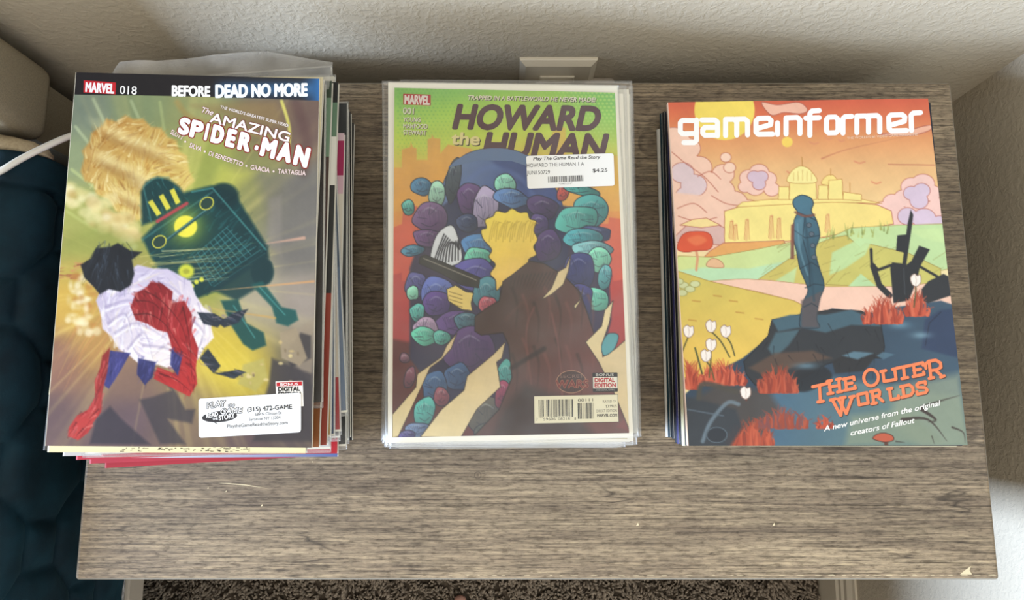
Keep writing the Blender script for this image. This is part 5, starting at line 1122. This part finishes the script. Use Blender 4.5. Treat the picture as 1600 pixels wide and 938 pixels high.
    s.fill([(1252, 470), (1284, 455), (1276, 498), (1280, 512), (1252, 512), (1252, 495)], '#594f50', .85, 2); s.stroke([(1258, 340), (1262, 380), (1268, 430), (1272, 470)], 3, '#2a4350', .7, 1.5, True); s.stroke([(1246, 350), (1250, 390), (1262, 430)], 2.5, '#6f98a6', .6, 1.2, True)
    for (x, y) in ((1268, 366), (1270, 384), (1264, 352), (1272, 402)): s.disc(x, y, 4, 3.5, '#5c6670', .9, 1, 0, '#24303a', .8)
    for p in ([(1246, 332), (1262, 338), (1276, 345)], [(1241, 360), (1258, 372), (1281, 368)], [(1250, 420), (1268, 410), (1280, 418)], [(1258, 450), (1272, 444), (1288, 446)], [(1256, 480), (1268, 474), (1278, 480)], [(1258, 338), (1254, 372), (1264, 410), (1266, 448)]): s.stroke(p, 1.5, '#1f2d38', .8, .7)
    s.fill([(1241, 345), (1254, 340), (1256, 372), (1248, 392), (1240, 372)], '#6f98a6', .35, 2); s.fill([(1236, 352), (1241, 348), (1241, 405), (1235, 405)], '#7c4a40', .9, 1); s.stroke([(1243, 332), (1258, 338), (1272, 336)], 4, '#7c4a40', .8, 1, True)
    # black wreck of plain beams
    B = '#26282c'
    s.fill([(1391, 420), (1394, 410), (1410, 412), (1418, 350), (1423, 328), (1427, 336), (1424, 360), (1416, 414), (1424, 408), (1436, 384), (1453, 390), (1438, 416), (1432, 440), (1420, 470), (1396, 474)], B, 1, .8); s.fill([(1402, 368), (1420, 366), (1418, 396), (1400, 392)], B, 1, .8); s.stroke([(1361, 390), (1362, 412), (1372, 422), (1394, 414)], 4.5, B, 1, .8); s.stroke([(1364, 416), (1374, 446), (1390, 462)], 9, B, 1, .9); s.stroke([(1436, 416), (1464, 432)], 4, B, 1, .8)
    s.fill([(1440, 452), (1450, 440), (1474, 428), (1482, 432), (1486, 462), (1450, 474), (1438, 470)], '#2d2f33', 1, .8); s.stroke([(1412, 420), (1414, 460)], 1.2, '#4b4f55', .8)
    # red grass
    def tuft(x0, x1, yb, h, n, cols=('#a8432f', '#c2543a', '#8c3528', '#d0674a')):
        for _ in range(n):
            x = rr3.uniform(x0, x1); q = 1 - abs((x - (x0 + x1) / 2) / ((x1 - x0) / 2)) ** 2; hh = h * (.35 + .65 * q) * rr3.uniform(.6, 1.1)
            s.stroke([(x, yb), (x + rr3.uniform(-5, 5), yb - hh * .6), (x + rr3.uniform(-10, 10), yb - hh)], rr3.uniform(3, 7), rr3.choice(cols), .95, .8, True, True)
    tuft(1350, 1410, 504, 42, 70); tuft(1415, 1450, 492, 40, 36); tuft(1066, 1090, 606, 44, 40); tuft(1092, 1164, 600, 38, 90); tuft(1186, 1246, 612, 42, 90, ('#8c3a2c', '#a8462f', '#b9583e')); tuft(1136, 1210, 700, 46, 100, ('#a84832', '#bf5a3e', '#8f3c2c')); tuft(1180, 1262, 668, 34, 60, ('#b0523a', '#9a4532', '#7f4a48')); tuft(1276, 1300, 668, 20, 18)
    s.fill([(1067, 690), (1072, 620), (1092, 624), (1150, 640), (1160, 668), (1140, 700), (1068, 700)], '#343a40', .92, 3); s.stroke([(1092, 622), (1100, 600), (1150, 612)], 8, '#4a463e', .9, 2, True); s.stroke([(1098, 690), (1110, 660), (1136, 630), (1154, 632)], 6, '#6f7f88', .8, 1.5, True); s.stroke([(1074, 640), (1130, 650)], 2, '#5c6a74', .8, 1); s.disc(1120, 680, 16, 12, '#2a2f36', .9, 2, 0, '#59666e', 1.2)
    # white flower buds on stems
    for (x, y, bx, by) in ((1076, 518, 1064, 556), (1111, 510, 1140, 558), (1134, 518, 1148, 556), (1111, 539, 1108, 590), (1103, 556, 1116, 594), (1165, 614, 1166, 626), (1431, 438, 1428, 480)):
        s.stroke([(x, y + 8), ((x + bx) / 2 + 1, (y + by) / 2), (bx, by)], 2.2, '#54512e' if y < 600 else '#6b3a30', 1, .7, True); s.fill([(x - 7, y + 4), (x - 8, y - 5), (x - 2, y - 10), (x + 2, y - 7), (x + 7, y - 8), (x + 8, y + 2), (x + 3, y + 9), (x - 3, y + 9)], '#f1e6da', 1, .8, '#8a6a5a', 1.1, True); s.stroke([(x - 1, y - 8), (x + 1, y), (x, y + 7)], 1, '#bfa596', .8, .6)
    s.stroke([(1086, 544), (1092, 565), (1097, 584)], 2.5, '#3f4a2c', 1, .8, True)
    # twigs and a toadstool
    for p, w in (([(1440, 636), (1472, 626), (1500, 618)], 4), ([(1410, 656), (1450, 656), (1480, 690)], 6), ([(1440, 640), (1462, 656), (1450, 660)], 6), ([(1488, 668), (1505, 676), (1508, 692)], 3), ([(1400, 690), (1414, 692)], 2), ([(1456, 682), (1460, 694)], 1.6)): s.stroke(p, w, '#3f3430', .95, 1, True, True)
    s.stroke([(1384, 690), (1385, 697)], 6, '#5a3a2e', 1, 1); s.fill([(1364, 686), (1370, 679), (1382, 677), (1394, 681), (1396, 688), (1382, 691)], '#bb5a40', 1, .8, '#4a2a22', 1.2, True)
    s.noise(.01, 6, 8); return s
rr3 = np.random.RandomState(17)
art3().build('cover_artwork', M['gloss_print'], c3)
ink = Ink(ZD)
GI = [[(250, 196), (190, 195), (180, 205), (180, 245), (190, 255), (250, 254)], [(252, 193), (252, 284), (242, 294), (196, 294)], [(276, 193), (334, 193), (346, 203), (346, 264)], [(346, 226), (290, 226), (280, 236), (280, 252), (290, 262), (346, 261)],
      [(382, 263), (382, 190), (420, 190), (432, 200), (432, 261)], [(425, 190), (468, 189), (480, 199), (480, 260)], [(592, 256), (528, 257), (518, 247), (518, 197), (528, 186), (574, 185), (585, 195), (583, 214), (520, 232)], [(614, 206), (614, 257)],
      [(652, 256), (652, 184), (702, 182), (714, 192), (714, 254)], [(758, 262), (758, 165), (768, 153), (800, 151)], [(740, 185), (800, 183)], [(832, 191), (842, 181), (872, 180), (884, 190), (884, 240), (874, 250), (842, 251), (832, 241), (832, 191)],
      [(906, 252), (906, 188), (916, 178), (945, 177)], [(968, 250), (968, 176), (1008, 175), (1020, 185), (1020, 248)], [(1013, 175), (1058, 173), (1070, 183), (1070, 246)], [(1190, 240), (1122, 242), (1112, 232), (1110, 182), (1120, 171), (1170, 169), (1182, 179), (1180, 199), (1112, 218)], [(1212, 240), (1210, 172), (1220, 162), (1252, 160)]]
for st_ in GI: ink.line([(1000 + x / 2.857, 120 + y / 2.857) for x, y in st_], 8.0, '#fdfbf6')
ink.layer = 3
ink.text("THE WORLD'S #1 VIDEO GAME MAGAZINE", (1323.7, 217.6), (1434, 211.6), 3.6, '#f4d8be', 0)
OW = [[(265, 345), (382, 318)], [(322, 333), (330, 468)], [(308, 472), (354, 464)], [(402, 298), (414, 398)], [(482, 282), (492, 382)], [(405, 348), (487, 333)], [(392, 404), (434, 396)], [(472, 389), (510, 381)], [(386, 300), (422, 292)], [(464, 285), (498, 277)],
      [(537, 278), (548, 370)], [(522, 281), (608, 264)], [(540, 324), (594, 313)], [(532, 374), (622, 356)], [(607, 264), (611, 286)], [(617, 338), (621, 356)], [(850, 215), (860, 300), (960, 282), (948, 195)], [(832, 218), (874, 209)], [(930, 200), (968, 191)],
      [(965, 190), (1082, 166)], [(1022, 180), (1032, 272)], [(1008, 277), (1058, 267)], [(1106, 162), (1118, 256)], [(1093, 164), (1184, 144)], [(1108, 208), (1165, 197)], [(1102, 260), (1194, 240)], [(1183, 146), (1187, 166)], [(1190, 222), (1194, 240)], [(1236, 137), (1250, 268)], [(1210, 190), (1204, 158), (1232, 132), (1290, 122), (1330, 145), (1334, 182), (1300, 203), (1245, 211)], [(1290, 207), (1345, 258)], [(1236, 276), (1274, 268)], [(1332, 264), (1362, 254)],
      [(428, 452), (498, 582)], [(500, 582), (518, 440)], [(478, 446), (545, 566)], [(545, 568), (596, 428)], [(412, 456), (456, 445)], [(492, 440), (536, 431)], [(574, 431), (612, 423)], [(640, 410), (652, 496), (728, 480), (716, 393), (640, 410)], [(762, 382), (774, 480)], [(746, 386), (812, 371), (824, 386), (822, 414), (770, 430)], [(800, 422), (850, 464)], [(757, 488), (796, 479)],
      [(905, 360), (917, 453), (982, 440)], [(888, 364), (926, 356)], [(980, 420), (982, 440)], [(1015, 340), (1027, 428)], [(996, 344), (1070, 328), (1098, 350), (1104, 384), (1084, 413), (1008, 433)], [(1205, 322), (1203, 302), (1148, 312), (1132, 330), (1146, 350), (1204, 352), (1220, 372), (1208, 392), (1138, 408), (1134, 386)]]
ring_ = [(752 + 62 * math.cos(a) * .97 + 70 * math.sin(a) * .1, 268 - 62 * math.cos(a) * .15 + 68 * math.sin(a)) for a in [2 * math.pi * k / 22 for k in range(23)]]
for dx, dy, colr in ((6, 7, '#54403a'), (0, 0, '#ee8457')):
    for st_ in OW + [ring_]: ink.line([(1220 + (x + dx) / 5.333, 540 + (y + dy) / 5.333) for x, y in st_], 4.9, colr)
    ink.layer += 1
ink.text('A new universe from the original', (1287.5, 674.4), (1468, 634), 8.2, '#fbf7f0', .018, .35); ink.text('creators of Fallout', (1328.6, 681.2), (1428.5, 661), 8.2, '#fbf7f0', .018, .35)
ink.build('title_lettering', c3)
